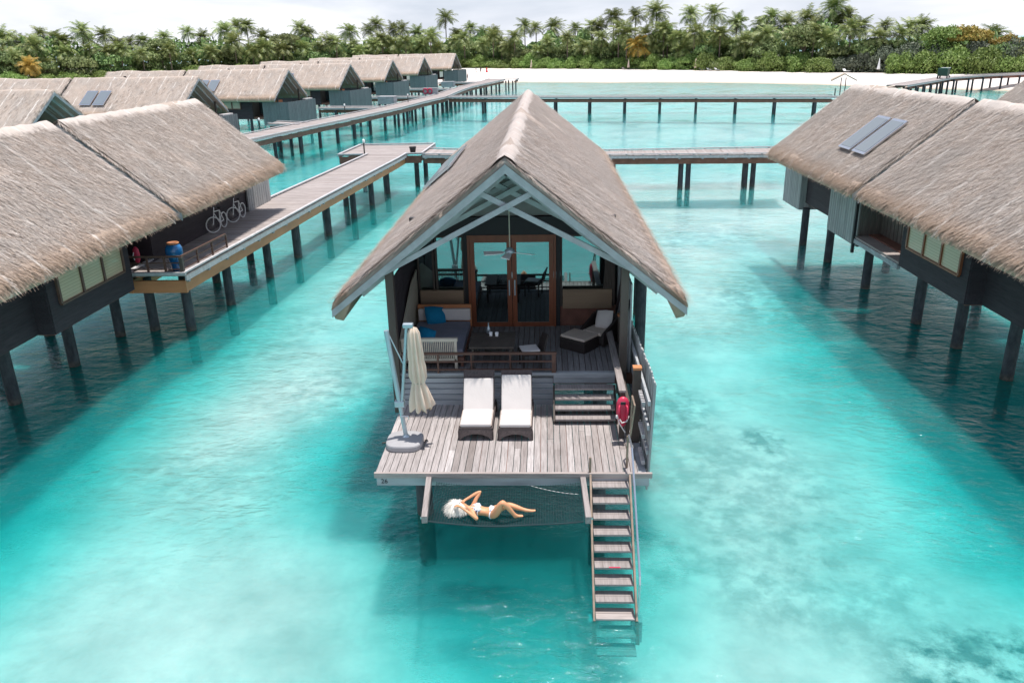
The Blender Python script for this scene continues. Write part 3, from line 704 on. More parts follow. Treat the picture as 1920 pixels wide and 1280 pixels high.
# ---- net (a thing of its own, hung between the beams)
def net():
    o = empty('net_hammock', (HX+.0, 12.7, 1.4), 0, 'dark mesh net stretched over the water in front of the deck', 'net')
    def zz(u, v):
        sag = .16*(4*u*(1-u))**.8*(.35+.65*math.sin(math.pi*min(1,max(0,v))*.9+.3))
        lie = .07*math.exp(-((u-.40)/.22)**2-((v-.2)/.25)**2)
        return 1.63-sag-lie
    x0, x1, y0, y1 = -2.08, .62, 11.97, 13.45
    def pt(u, v):
        yy = y0+(y1-y0)*v
        if v == 0: yy += .03*math.sin(math.pi*u)
        return (x0+(x1-x0)*u, yy, zz(u, v))
    mb = MB(); N, K = 58, 34
    for i in range(N+1):
        u = i/N; pts = [pt(u, j/8) for j in range(9)]
        for a, b in zip(pts, pts[1:]): mb.bar(a, b, .0065, .0065)
    for j in range(K+1):
        v = j/K; pts = [pt(i/14, v) for i in range(15)]
        for a, b in zip(pts, pts[1:]): mb.bar(a, b, .0065, .0065)
    mb.build('mesh', M['net'], o, world=True)
    for v0 in (0, 1):
        mb = MB(); mb.tube([pt(i/16, v0) for i in range(17)], .014, 6); mb.build('edge_rope', M['net'], o, world=True)
    mb = MB()
    pts = [pt(.62+.36*i/24, .92-.30*i/24) for i in range(25)]
    mb.tube([(p_[0],p_[1],p_[2]+.012) for p_ in pts], [.0055 if k % 2 else .001 for k in range(len(pts))], 6)
    mb.build('repair_stitching', M['rope'], o, world=True)
net()

# ---- access ladder stairs
def stairs():
    o = empty('boarding_stairs', (1.17, 12.4, 0), 0, 'steep timber stairs with thin steel handrails leading from the deck into the lagoon', 'stairs')
    T0 = Vector((1.17, 13.22, 1.66)); T1 = Vector((1.16, 11.56, .0)); n = 10
    for i in range(11):
        f = i/8.15; p_ = T0+(T1-T0)*f
        mb = MB(); wd = .335
        for k_ in range(2): mb.box(p_.x-wd, p_.x+wd, p_.y-.15+k_*.152, p_.y-.002+k_*.152, p_.z-.04, p_.z)
        t_ = mb.build('tread', M['deck'] if i < 8 else M['walk'], o, world=True, bevel=.004)
    for s in (-1, 1):
        mb = MB(); a = T0+Vector((s*.365,.12,.10)); b = T0+(T1-T0)*1.05+Vector((s*.365,-.02,.05))
        mb.bar(a, b, .035, .13); mb.build('stringer', M['rust'], o, world=True)
        mb = MB(); a = b+Vector((0,.02,0)); c = T0+(T1-T0)*1.20+Vector((s*.365,0,0)); mb.bar(a, c, .06, .12); mb.build('submerged_stringer', M['brownbeam'], o, world=True)
        mb = MB(); q = T1+Vector((s*.37,-.03,0)); mb.box(q.x-.09,q.x+.09,q.y-.10,q.y+.10,-.45,-.02); mb.build('foot_post', M['kerb'], o, world=True)
    # left newel, right handrail
    mb = MB(); mb.tube([(.80,13.35,1.8),(.80,13.35,2.12)], .022, 8); mb.build('newel', M['rust'], o, world=True)
    mb = MB(); mb.tube([(1.50,13.55,1.8),(1.50,13.55,2.46)], .022, 8); mb.build('newel', M['rust'], o, world=True)
    mb = MB(); mb.tube([(1.52,13.55,2.48),(1.545,13.2,2.40),(1.56,11.55,.82),(1.56,11.50,.70),(1.55,11.50,.1)], .02, 8); mb.build('handrail', M['steel'], o, world=True)
    mb = MB(); mb.tube([(1.55,13.56,2.48),(1.62,13.62,3.05),(1.60,13.9,3.12),(1.60,14.0,2.2)], .018, 8); mb.build('grab_rail', M['rust'], o, world=True)
    mb = MB(); mb.box(1.08,1.28,12.04,12.065,.6435,.648); mb.build('red_mark', M['red'], o, world=True)
stairs()

# ---- loungers
def lounger(loc, label, top=False, dark=True):
    o = empty('sun_lounger', loc, 0, label, 'sun lounger', 'sun loungers on the lower deck')
    w = .33
    mb = MB()
    mb.box(-w, w, .0, 1.0, .20, .27)
    # arched skirt at foot
    n = 10
    vs = []; fs = []
    for yy in (0, .05):
        for i in range(n+1):
            x = -w+2*w*i/n; a = .20*math.sin(math.pi*i/n)**.6 if 0 < i < n else 0
            vs += [(x*(1.04-.04), yy-.03*(1-a), .0+a*.75), (x, yy, .24)]
    m_ = 2*(n+1)
    for i in range(n):
        a = 2*i; fs += [(a, a+2, a+3, a+1), (m_+a+1, m_+a+3, m_+a+2, m_+a), (a, m_+a, m_+a+2, a+2)]
    mb.add(vs, fs)
    for s in (-1, 1):
        mb.box(s*w-.02, s*w+.02, .02, 1.45, .18, .26)
        mb.box(s*w-.03, s*w+.03, 1.35, 1.45, .0, .2); mb.box(s*w-.03, s*w+.03, .0, .07, .0, .2)
    mb.build('frame', M['wicker'], o)
    b0 = Vector((0,.78,.28)); b1 = Vector((0,1.22,.90)); d = (b1-b0).normalized(); nn = Vector((0,-d.z,d.y))
    mb = MB(); mb.obox((b0+b1)/2-nn*.03+d*.05, (w,0,0), d*((b1-b0).length/2+.09), nn*.022)
    mb.bar(b0+d*.5-nn*.04, (0,1.3,.22), .3, .03); mb.build('backrest', M['wicker'], o)
    mb = MB(); mb.box(-w+.015, w-.015, .02, .77, .275, .355); mb.build('seat_cushion', M['cushion'], o, bevel=.025)
    mb = MB(); zz = .316; mb.tube([(-w+.012,.03,zz),(w-.012,.03,zz)], .008, 6); mb.tube([(-w+.012,.03,zz),(-w+.012,.76,zz)], .008, 6); mb.tube([(w-.012,.03,zz),(w-.012,.76,zz)], .008, 6)
    for yy in (.26,.51): mb.tube([(-w+.02,yy,.3555),(w-.02,yy,.3555)], .004, 5)
    mb.build('cushion_seams', M['taupe'], o)
    L = (b1-b0).length-(0.06 if dark else -.02)
    mb = MB(); mb.obox(b0+d*L/2+nn*.05, (w-.015,0,0), d*L/2, nn*.038); mb.build('back_cushion', M['cushion'], o, bevel=.025)
    return o
lounger((-1.445, 14.68, 1.8), 'cream sun lounger with exposed dark wicker headboard, the one nearer the umbrella', dark=True)
lounger((-.64, 14.66, 1.8), 'cream sun lounger whose cushion covers the whole backrest, the one nearer the steps', dark=False)

# ---- umbrella
def umbrella():
    o = empty('cantilever_umbrella', (-2.86, 14.5, 1.8), 0, 'folded cream cantilever umbrella on a rounded grey base at the deck edge', 'umbrella')
    mb = MB(); pr = [(.0,.0),(.375,.0),(.39,.015),(.395,.10),(.385,.125),(.36,.135),(.12,.16),(.0,.16)]
    n = 40; vs = []; fs = []
    for r, z in pr:
        for k in range(n):
            t = 2*math.pi*k/n; q = (abs(math.cos(t))**3.2+abs(math.sin(t))**3.2)**(-1/3.2)
            vs.append((r*q*.93*math.cos(t), r*q*.93*math.sin(t), z))
    for i in range(len(pr)-1):
        for k in range(n): fs.append((i*n+k, i*n+(k+1)%n, (i+1)*n+(k+1)%n, (i+1)*n+k))
    mb.add(vs, fs); mb.build('base', M['stone'], o)
    mb = MB(); mb.tube([(0.02,.05,.12),(0.02,.05,.2)], [.11,.05], 12); mb.build('socket', M['metal'], o)
    J = Vector((-.06,.05,.88))
    mb = MB(); mb.tube([(.02,.05,.14), J], .045, 12); mb.build('lower_pole', M['metal'], o, smooth=False)
    T = Vector((-.22,.05,2.42)); mb = MB(); mb.tube([J, T], .05, 12); mb.build('mast', M['metal'], o)
    A = Vector((.18,.05,2.50)); mb = MB(); mb.tube([J+Vector((.04,0,-.05)), A], .035, 10); mb.build('arm', M['metal'], o)
    mb = MB(); mb.obox(A+Vector((.03,0,.02)), (.10,0,0), (0,.06,0), (0,0,.045)); mb.build('arm_head', M['metal'], o, bevel=.02)
    mb = MB(); mb.tube([T+Vector((.03,0,-.05)), J+(A-J)*.52], .013, 8); mb.build('strut', M['metal'], o)
    mb = MB(); mb.obox(J+Vector((0,0,.0)), (.10,0,0), (0,.06,0), (0,0,.07)); mb.build('joint_housing', M['metal'], o, bevel=.02)
    mb = MB(); mb.tube([J+Vector((.02,-.05,-.25)), J+Vector((.16,-.06,-.25)), J+Vector((.17,-.06,-.32))], .012, 8); mb.build('crank_handle', M['steel'], o)
    # folded canopy: pleated lathe
    mb = MB(); c0 = A+Vector((.13,-.02,-.02)); n = 72; vs = []; fs = []
    prof = [(.0,.02,0),(.06,-.01,0),(.10,-.10,.0),(.115,-.35,.01),(.125,-.60,.015),(.115,-.66,.016),(.135,-.80,.02),(.145,-1.02,.03),(.105,-1.15,.035),(.15,-1.28,.045),(.19,-1.50,.06),(.21,-1.66,.07),(.20,-1.68,.07)]
    for (r, z, sx) in prof:
        for k in range(n):
            t = 2*math.pi*k/n; rr = r*(1+.27*math.cos(9*t+z*1.2)+.09*math.sin(5*t+z*7)); zz = z+(.05*math.sin(8*t) if z < -1.6 else 0)
            vs.append(c0+Vector((rr*math.cos(t)+sx, rr*math.sin(t)*.9, zz)))
    for i in range(len(prof)-1):
        for k in range(n): fs.append((i*n+k, i*n+(k+1)%n, (i+1)*n+(k+1)%n, (i+1)*n+k))
    fs.append(tuple((len(prof)-1)*n+k for k in range(n)))
    mb.add(vs, fs); mb.build('canopy', M['canvas'], o, smooth=True)
    mb = MB(); mb.tube([(c0.x+.035+.10*math.cos(t), c0.y+.09*math.sin(t), c0.z-1.14+.01*math.sin(3*t)) for t in np.linspace(0, 6.2832, 17)], .012, 6); mb.build('tie_strap', M['cream'], o)
    mb = MB(); mb.bar((-.47,.0,.03),(-.38,.0,.04),.03,.02); mb.bar((.38,.1,.03),(.44,.12,.04),.03,.02); mb.build('base_handle', M['post'], o)
umbrella()

# ---- rescue float
def rescue():
    o = empty('rescue_float', (1.50, 14.60, 2.15), 0, 'red torpedo rescue float with white rope hanging at the end of the cap rail', 'rescue float')
    mb = MB(); pr = [(.0,0),(.03,.0),(.07,.05),(.105,.16),(.125,.30),(.13,.42),(.12,.53),(.09,.60),(.04,.635),(.0,.64)]
    mb.lathe((0,0,0), pr, 20, 1, .62); mb.build('body', M['red'], o, smooth=True)
    for x in (-.065,.065):
        mb = MB(); mb.tube([(x,-.05,.48),(x*1.25,-.115,.46),(x*1.3,-.12,.30),(x*1.2,-.11,.22),(x,-.05,.20)], .02, 8); mb.build('handle', M['red'], o, smooth=True)
    mb = MB(); mb.box(-.05,.05,-.085,-.06,.50,.56); mb.build('top_slot', M['black'], o, bevel=.01)
    mb = MB(); mb.tube([(-.10,-.10,.26),(-.02,-.12,.13),(.07,-.12,.16),(.12,-.08,.26)], .014, 6); mb.tube([(-.11,-.10,.28),(-.07,-.12,.12),(.0,-.12,.0),(.05,-.12,-.08)], .012, 6)
    mb.lathe((-.11,-.10,.25), [(.0,-.04),(.035,-.02),(.035,.03),(0,.05)], 8); mb.build('rope', M['rope'], o)
rescue()

# ---- verandah furniture
def daybed():
    o = empty('daybed', (-2.52, 17.95, 2.5), 0, 'wide timber daybed with slate mattress against the left verandah wall', 'daybed')
    mb = MB(); mb.box(-.68,.66,-1.05,1.12,.12,.24)
    for x in (-.62,.58):
        for y in (-1.0, 1.0): mb.box(x,x+.06,y,y+.06,0,.12)
    mb.build('frame', M['brownbeam'], o)
    mb = MB(); mb.box(-.66,.64,-1.0,.98,.245,.42); mb.build('mattress', M['mattress'], o, bevel=.03)
    mb = MB(); mb.box(-.66,.64,1.0,1.12,.42,.72); mb.build('back_cushion', M['cushion'], o, bevel=.03)
    mb = MB(); mb.box(-.68,.66,1.125,1.18,.12,.80); mb.build('headboard', M['orange'], o)
    mb = MB(); mb.box(-.72,.54,-1.17,-1.07,.66,.73); mb.box(-.72,.50,-1.15,-1.09,.18,.24)
    mb.box(-.72,-.66,-1.15,-1.09,0,.66); mb.box(.46,.52,-1.15,-1.09,0,.66)
    for i in range(26): x = -.64+i*.0425; mb.box(x,x+.022,-1.13,-1.11,.24,.66)
    mb.build('slatted_footboard', M['footboard'], o)
daybed()
def pillow(c, ux, uy, uz, label):
    o = MB().pillow((0,0,0), ux, uy, uz).build('pillow', M['blue'], smooth=True); o.location = c
    tag(o, label, 'pillow', 'blue pillows on the daybed')
pillow((-2.74,18.86,3.09), (.24,.07,-.03), (-.05,.12,.20), (0,-.10,.06), 'blue pillow leaning on the white back cushion of the daybed')
pillow((-2.80,17.55,3.03), (.22,-.09,-.04), (.05,.15,.14), (.02,-.08,.10), 'blue pillow lying near the slatted foot end of the daybed')
def armchair():
    o = empty('wicker_armchair', (1.26, 18.50, 2.5), R(-38), 'black wicker armchair with grey cushions in the back right verandah corner', 'armchair')
    mb = MB(); mb.box(-.32,.32,-.32,.32,.08,.30)
    for s in (-1,1):
        mb.add([(s*.32,-.34,.05),(s*.40,-.34,.05),(s*.42,.36,.05),(s*.34,.36,.05),(s*.33,-.34,.40),(s*.40,-.34,.42),(s*.44,.40,.72),(s*.36,.38,.74)], [(0,1,2,3),(4,7,6,5),(0,4,5,1),(1,5,6,2),(2,6,7,3),(3,7,4,0)])
    mb.add([(-.36,.32,.05),(.36,.32,.05),(.36,.38,.05),(-.36,.38,.05),(-.38,.40,.78),(.38,.40,.78),(.36,.47,.78),(-.36,.47,.78)], [(0,1,2,3),(4,7,6,5),(0,4,5,1),(1,5,6,2),(2,6,7,3),(3,7,4,0)])
    mb.build('frame', M['wickerd'], o, bevel=.015)
    mb = MB(); mb.box(-.30,.30,-.34,.28,.31,.41); mb.build('seat_cushion', M['taupe'], o, bevel=.03)
    MB().pillow((.05,.20,.64), (.25,.05,.03), (-.02,.10,.24), (0,-.08,.03)).build('back_cushion', M['cushion'], o, smooth=True); o.matrix_basis = o.matrix_basis @ Matrix.Scale(.86, 4)
    f = empty('footstool', (.78, 18.12, 2.5), R(-38), 'square black wicker footstool with taupe cushion in front of the armchair', 'footstool')
    mb = MB(); mb.box(-.36,.36,-.30,.30,0,.28); mb.build('frame', M['wickerd'], f, bevel=.015)
    mb = MB(); mb.box(-.35,.35,-.29,.29,.282,.35); mb.build('cushion', M['taupe'], f, bevel=.025)
armchair()
def dining():
    o = empty('dining_table', (-1.22, 17.25, 2.5), 0, 'low dark timber table beside the daybed on the verandah', 'table')
    mb = MB()
    for i in range(7): mb.box(-.50,.50,-.50+i*.144,-.50+i*.144+.138,.50,.54)
    mb.build('tabletop', M['post'], o)
    for x in (-.45,.40):
        for y in (-.45,.42): mb = MB(); mb.box(x,x+.05,y,y+.05,0,.50); mb.build('leg', M['post'], o)
    def cup(x, y, label):
        m = MB(); m.lathe((0,0,0), [(.0,0),(.04,0),(.035,.02),(.045,.09),(.04,.09),(.03,.02),(0,.02)], 12); c = m.build('drinking_glass', M['white'], smooth=True); c.location = (x, y, 3.045); tag(c, label, 'glass', 'glasses on the table')
    cup(-1.28,17.48,'white drinking glass left of the pair on the verandah table'); cup(-1.14,17.46,'white drinking glass right of the pair on the verandah table')
    m = MB(); m.lathe((0,0,0), [(.0,0),(.045,0),(.045,.12),(.016,.18),(.016,.24),(.02,.25),(0,.25)], 12); c = m.build('bottle', M['metal'], smooth=True); c.location = (-1.34,17.66,3.045); tag(c, 'small pale bottle standing behind the glasses on the verandah table', 'bottle')
    o = empty('dining_chair', (-.36, 16.95, 2.5), R(-75), 'dark wicker chair with small white cushion behind the verandah railing', 'chair')
    mb = MB(); mb.box(-.24,.24,-.24,.24,.34,.40); 
    mb.add([(-.24,.22,.36),(.24,.22,.36),(.24,.26,.36),(-.24,.26,.36),(-.22,.34,.72),(.22,.34,.80),(.22,.38,.80),(-.22,.38,.72)], [(0,1,2,3),(4,7,6,5),(0,4,5,1),(1,5,6,2),(2,6,7,3),(3,7,4,0)])
    mb.build('shell', M['wickerd'], o, bevel=.012)
    for x in (-.22,.18):
        for y in (-.22,.18): mb = MB(); mb.box(x,x+.035,y,y+.035,0,.34); mb.build('leg', M['wickerd'], o)
    mb = MB(); mb.box(-.20,.20,-.22,.18,.402,.45); mb.build('seat_cushion', M['cushion'], o, bevel=.02)
dining()
def fan():
    o = empty('ceiling_fan', (-.80, 17.5, 5.0), 0, 'grey three-blade ceiling fan hanging on a long rod under the gable', 'ceiling fan')
    mb = MB(); mb.tube([(0,0,.10),(0,0,1.05)], .014, 8); mb.build('rod', M['cream'], o)
    mb = MB(); mb.lathe((0,0,0), [(0,-.04),(.05,-.035),(.11,0),(.115,.04),(.07,.09),(.03,.12),(0,.12)], 20); mb.build('motor', M['metal'], o, smooth=True)
    for a in (190, 262, 335):
        t = R(a); d = Vector((math.cos(t), math.sin(t), 0)); s_ = Vector((-d.y, d.x, -.22)).normalized()
        mb = MB(); mb.add([tuple(v) for v in (d*.12-s_*.03, d*.12+s_*.03, d*.20+s_*.07, d*.58+s_*.095, d*.58-s_*.095, d*.20-s_*.07)]+[tuple(v+Vector((0,0,.012))) for v in (d*.12-s_*.03, d*.12+s_*.03, d*.20+s_*.07, d*.58+s_*.095, d*.58-s_*.095, d*.20-s_*.07)], [(5,4,3,2,1,0),(6,7,8,9,10,11)]+[(i,(i+1)%6,6+(i+1)%6,6+i) for i in range(6)])
        mb.build('blade', M['white'], o)
fan()

# ------------------------------------------------------------------ SIDE VILLAS
def window_row(parent, x, y0, y1, z0, z1, n, s):
    fr = MB(); t = .05
    fr.box(x-.03, x+.05*1, y0, y1, z0-.06, z0); fr.box(x-.03, x+.05, y0, y1, z1, z1+.06)
    for i in range(n+1):
        yy = y0+(y1-y0)*i/n; fr.box(x-.03, x+.048, yy-.045, yy+.045, z0+.001, z1-.001)
    if s < 0:
        fr.v = [(-vx, vy, vz) for vx, vy, vz in fr.v]
    win = fr.build('window', M['mahog'] if s < 0 else M['rail'], parent)
    for i in range(n):
        ya = y0+(y1-y0)*i/n+.05; yb = y0+(y1-y0)*(i+1)/n-.05
        m = MB(); xx = sorted((s*(x-.012), s*(x+.004))); m.box(xx[0], xx[1], ya, yb, z0, z1); m.build('blind', M['blind'], win)
def side_villa(loc, rz, s, label, kind):
    """s = +1: the visible long side is local +x; -1: local -x"""
    o = empty('water_villa', (*loc, 0), rz, label, 'villa', 'thatched water villas standing over the lagoon')
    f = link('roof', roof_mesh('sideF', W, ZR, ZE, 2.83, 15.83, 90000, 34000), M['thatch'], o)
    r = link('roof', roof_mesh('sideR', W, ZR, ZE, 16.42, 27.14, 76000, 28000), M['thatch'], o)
    for q, a, b in ((f,2.83,15.80),(r,16.45,27.14)): ridge_cap(q, a, b, M['thatch'] , .05, .5)
    bargeboards(f, 15.84, .24, M['fascia'], .04); bargeboards(r, 16.40, .24, M['fascia'], .04); bargeboards(r, 27.16, .22, M['fascia'])
    def wall(nm, x0, ya, x1, yb, z0, z1, mat=M['dark'], **k):
        p, q = (s*x0, ya), (s*x1, yb)
        if s > 0: p, q = p, q
        else: p, q = q, p
        clap_wall(nm, o, p, q, z0, z1, mat, **k)
    # order so that the outer normal points away from the axis: p->q along -y for +x side
    wall('side_wall', 2.0, 3.2, 2.0, 10.25, 1.95, 4.9)
    wall('bay_wall', 2.5, 10.25, 2.5, 14.7, 1.95, 4.35)
    wall('bay_wall', 1.2, 10.25, 2.5, 10.25, 1.95, 4.4); wall('bay_wall', 2.5, 14.7, 1.2, 14.7, 1.95, 4.4)
    m = MB(); m.box(*sorted((s*.3, s*2.46)), 10.3, 14.65, 1.9, 1.95); m.build('bay_floor', M['brownbeam'], o)
    m = MB(); m.box(*sorted((s*-2.2, s*1.95)), 3.3, 27, 1.9, 2.1); m.build('floor_slab', M['brownbeam'], o)
    window_row(o, 2.575, 10.7, 14.2, 2.72, 4.15, 3, s)
    m = MB(); m.box(-2.0, 2.0, 3.3, 3.4, 2.1, 5.6); m.build('end_wall', M['dark'], o)
    m = MB(); m.box(-2.2, 1.2 if s > 0 else 2.2, 16.2, 16.26, 2.1, 5.4) if s > 0 else m.box(-1.2, 2.2, 16.2, 16.26, 2.1, 5.4); m.build('end_wall', M['dark'], o)
    m = MB(); m.box(-1.9, 1.9, 26.9, 26.96, 2.1, 5.4); m.build('end_wall', M['dark'], o)
    if kind == 'L':
        wall('side_wall', .8, 14.8, .8, 17.3, 2.1, 4.8, M['dark'])
        wall('side_wall', 2.0, 17.2, 2.0, 26.4, 2.15, 4.75); wall('side_wall', .8, 17.2, 2.0, 17.2, 2.15, 4.75)
        clap_wall('storage_box', o, (2.12, 29.4-3), (2.12, 29.4), 2.26, 4.1, M['grey_slat'], vertical=True, board=.14, gap=.01)
        clap_wall('storage_box', o, (2.1, 26.4), (1.2, 26.4), 2.26, 4.1, M['grey_slat'], vertical=True, board=.14, gap=.01) if False else None
        clap_wall('storage_box', o, (2.10, 29.42), (.6, 29.42), 2.26, 4.1, M['grey_slat'], vertical=True, board=.14, gap=.01)
    else:
        wall('slatted_wall', 1.45, 14.9, 1.45, 19.0, 2.0, 4.6, M['brown_slat'], vertical=True, board=.16, gap=.03)
        wall('side_wall', 2.05, 19.0, 2.05, 27.0, 2.0, 4.6)
        wall('screen_box', 2.35, 18.9, 2.35, 22.2, 1.6, 4.0, M['grey_slat'], vertical=True, board=.12, gap=.008); wall('screen_box', 1.4, 18.86, 2.37, 18.86, 1.6, 4.0, M['brown_slat'], vertical=True, board=.12, gap=.01)
        wall('screen_box', 2.35, 26.2, 2.35, 28.7, 1.65, 3.9, M['grey_slat'], vertical=True, board=.12, gap=.008); wall('screen_box', 1.4, 26.16, 2.37, 26.16, 1.65, 3.9, M['grey_slat'], vertical=True, board=.12)
        m = MB(); m.box(-2.52,-1.3,14.75,18.8,1.98,2.05); m.build('side_deck', M['walk'], o)
        m = MB(); m.box(-2.56,-2.44,14.75,18.8,1.80,1.97); m.build('side_deck_beam', M['fascia'], o)
        m = MB(); m.box(-2.6,-2.5,18.7,18.82,1.4,4.2); m.build('corner_post', M['black'], o)
    # floor beam
    m = MB(); m.box(*sorted((s*1.1, s*1.35)), 3.4, 27, 1.68, 1.90); m.build('floor_beam', M['brownbeam'], o)
    return o
LL = (-16.506, 10.673); LR = R(-1.15)
RL = (14.866, 12.747); RR = R(.94)
lv = side_villa(LL, LR, 1, 'left foreground thatched villa with blinds in its bay window, next to the blue jar', 'L')
rv = side_villa(RL, RR, -1, 'right foreground thatched villa with two solar panels on its rear roof', 'R')
for x, y in ((-15.0,17.9),(-15.18,20.5),(-15.06,23.4),(-14.97,26.2),(-17.8,20.5),(-17.7,23.5),(-17.6,26.3),(-17.8,17.5)): pile(lv, x, y, 1.9, world=True)
for x, y in ((12.39,38.7),(12.5,35.4),(12.62,31.25),(12.80,27.0),(13.04,24.6),(13.24,22.0),(13.3,19),(16.2,38),(16.2,34),(16.4,30),(16.4,26),(16.5,22)): pile(rv, x, y, 1.75, world=True)
solar((*RL, 0), RR, -1, 1.24, 2.70, 19.65, 20.85, 'glass solar panel on the right villa roof, the one farther back of its pair')
solar((*RL, 0), RR, -1, 1.24, 2.70, 18.22, 19.42, 'glass solar panel on the right villa roof, the one nearer the roof gap')
solar((HX, HY, 0), 0, -1, 2.35, 3.35, 14.6, 20.6, 'long slim solar panel lying on the left slope of the central villa roof', None)
# villa beyond on the right
rv2 = empty('water_villa', (28.2, 14, 0), R(3), 'grey thatched roof corner of a farther villa at the right edge of the view', 'villa', 'thatched water villas standing over the lagoon')
r2 = link('roof', roof_mesh('sideR', W, ZR, ZE, 16.33, 27.14, 0, 0), M['thatch_dim'], rv2); r2.matrix_basis = Matrix.Translation((0,6,0))
m = MB(); m.box(-2.2,2.2,22.6,33,2.0,4.9); m.build('wall', M['dark'], rv2)
for x in (-1.8,1.8):
    for y in (23,27,32): pile(rv2, x, y, 2.0)

# ------------------------------------------------------------------ WALKWAYS
def lerp(a, b, f): return tuple(x+(y-x)*f for x, y in zip(a, b))
def walkway(name, label, Ls, Rs, z, piles, cat='boardwalk', kerbL=True, kerbR=True, beam=M['brownbeam'], beam_in=.35, zb=(-.62,-.28), pr=.16, board=.145, group=None, blocks=True, pz=None):
    o = empty(name, (*lerp(Ls[0], Rs[0], .5), 0), 0, label, cat, group)
    mb = MB()
    for i in range(len(Ls)-1):
        La, Lb, Ra, Rb = Ls[i], Ls[i+1], Rs[i], Rs[i+1]
        ln = max(math.dist(La, Lb), math.dist(Ra, Rb)); n = max(1, round(ln/board))
        for k in range(n):
            f0 = (k+.04)/n; f1 = (k+.95)/n; e = random.uniform(-.003,.003)
            a, b, c, d = lerp(La,Lb,f0), lerp(Ra,Rb,f0), lerp(Ra,Rb,f1), lerp(La,Lb,f1)
            vs = [(*p, z-.04) for p in (a,b,c,d)]+[(*p, z+e) for p in (a,b,c,d)]
            mb.add(vs, [(0,3,2,1),(4,5,6,7),(0,1,5,4),(1,2,6,5),(2,3,7,6),(3,0,4,7)])
    mb.build('deck_boards', M['walk'], o, world=True)
    for side, pts, other in (('L', Ls, Rs), ('R', Rs, Ls)):
        if (side == 'L' and kerbL) or (side == 'R' and kerbR):
            mb = MB(); m2 = MB(); m3 = MB()
            for i in range(len(pts)-1):
                a, b = Vector((*pts[i], z)), Vector((*pts[i+1], z)); d = (b-a); ln = d.length
                if ln < .3: continue
                d.normalize(); inn = (Vector((*other[i], z))-a); inn = (inn-d*inn.dot(d))
                inn = inn.normalized() if inn.length > 1e-3 else Vector((d.y,-d.x,0))
                mb.bar(a+inn*.07+Vector((0,0,.085)), b+inn*.07+Vector((0,0,.085)), .14, .055)
                mb.bar(a+inn*.03+Vector((0,0,-.12)), b+inn*.03+Vector((0,0,-.12)), .06, .16)
                nb = int(ln/1.1) if board < .2 else -1
                for k in range(nb+1): 
                    p = a+d*min(ln-.1, .1+k*1.1)+inn*.09; m3.obox(p+Vector((0,0,.03)), d*.05, inn*.04, (0,0,.03))
                m2.bar(a+inn*beam_in+Vector((0,0,(zb[0]+zb[1])/2)), b+inn*beam_in+Vector((0,0,(zb[0]+zb[1])/2)), .12, zb[1]-zb[0])
                nj = int(ln/1.5) if board < .2 else -1
                for k in range(nj+1):
                    p = a+d*min(ln-.1, .2+k*1.5)+inn*(beam_in*.5+.02); m3.obox(p+Vector((0,0,-.24)), d*.06, inn*(beam_in*.55), (0,0,.035))
            mb.build('kerb', M['kerb'], o, world=True); m2.build('side_beam', beam, o, world=True); m3.build('spacer_blocks', M['fascia'], o, world=True) if m3.v else None
    for (x, y) in piles: pile(o, x, y, z+(pz if pz is not None else -.3), pr, world=True)
    return o
ZW = 2.25
wl = walkway('boardwalk', 'left boardwalk running from the blue jar corner past the bicycles to the square landing', [(-14.3,25.9),(-14.05,40.0),(-13.4,47.6),(-12.75,55.6),(-12.6,57.6)], [(-12.15,25.95),(-11.15,40.0),(-10.5,47.6),(-9.85,54.9),(-9.7,57.6)], ZW,
    [(-12.65,26.75),(-12.35,29.8),(-12.1,33.8),(-11.85,37.2),(-11.55,42.0),(-11.2,46.5),(-10.95,50.5),(-10.7,54.6),(-14.1,29.8),(-14.16,33),(-14.0,36.8),(-13.3,42),(-12.9,46.5),(-12.6,50.5),(-14.0,26.8)], beam=M['orange'], beam_in=.18, zb=(-.62,-.20), pr=.17)
m = MB(); m.box(-14.3,-12.2,25.93,26.05,ZW-.62,ZW-.2); m.build('end_beam', M['orange'], wl, world=True)
m = MB(); m.box(-14.3,-12.15,25.88,25.98,ZW+.0,ZW+.1); m.build('end_kerb', M['kerb'], wl, world=True)
wp = walkway('landing', 'square timber landing with a dark pot where the left boardwalk meets the cross walk', [(-14.6,57.5),(-14.3,63.3)], [(-8.6,57.5),(-8.4,63.2)], ZW+.008,
    [(-14,58.2),(-11.5,58.2),(-9.2,58.2),(-14,62.6),(-9.2,62.6)], cat='landing', pr=.17)
m = MB(); m.box(-14.6,-12.8,57.25,57.4,ZW+.03,ZW+.12); m.box(-9.7,-8.6,57.25,57.4,ZW+.03,ZW+.12); m.box(-14.3,-8.5,63.2,63.35,ZW+.03,ZW+.12); m.build('end_kerb', M['kerb'], wp, world=True)
m = MB(); m.box(-14.5,-8.7,57.3,57.42,ZW-.6,ZW-.1); m.build('end_beam', M['brownbeam'], wp, world=True)
walkway('boardwalk', 'cross boardwalk passing behind the central villa to the right villa', [(-8.55,57.0),(-4,56.0),(4.2,55.0),(16.2,54.3)], [(-8.45,60.4),(-4,58.7),(4.35,57.6),(16.5,57.8)], ZW,
    [(-7.2,57.6),(-4,56.6),(0,56),(4.6,55.8),(9.11,55.4),(9.6,55.35),(13.5,55.7),(14.0,55.65),(4.6,57.2),(13.8,57.2),(-7.4,59.6)], pr=.17)
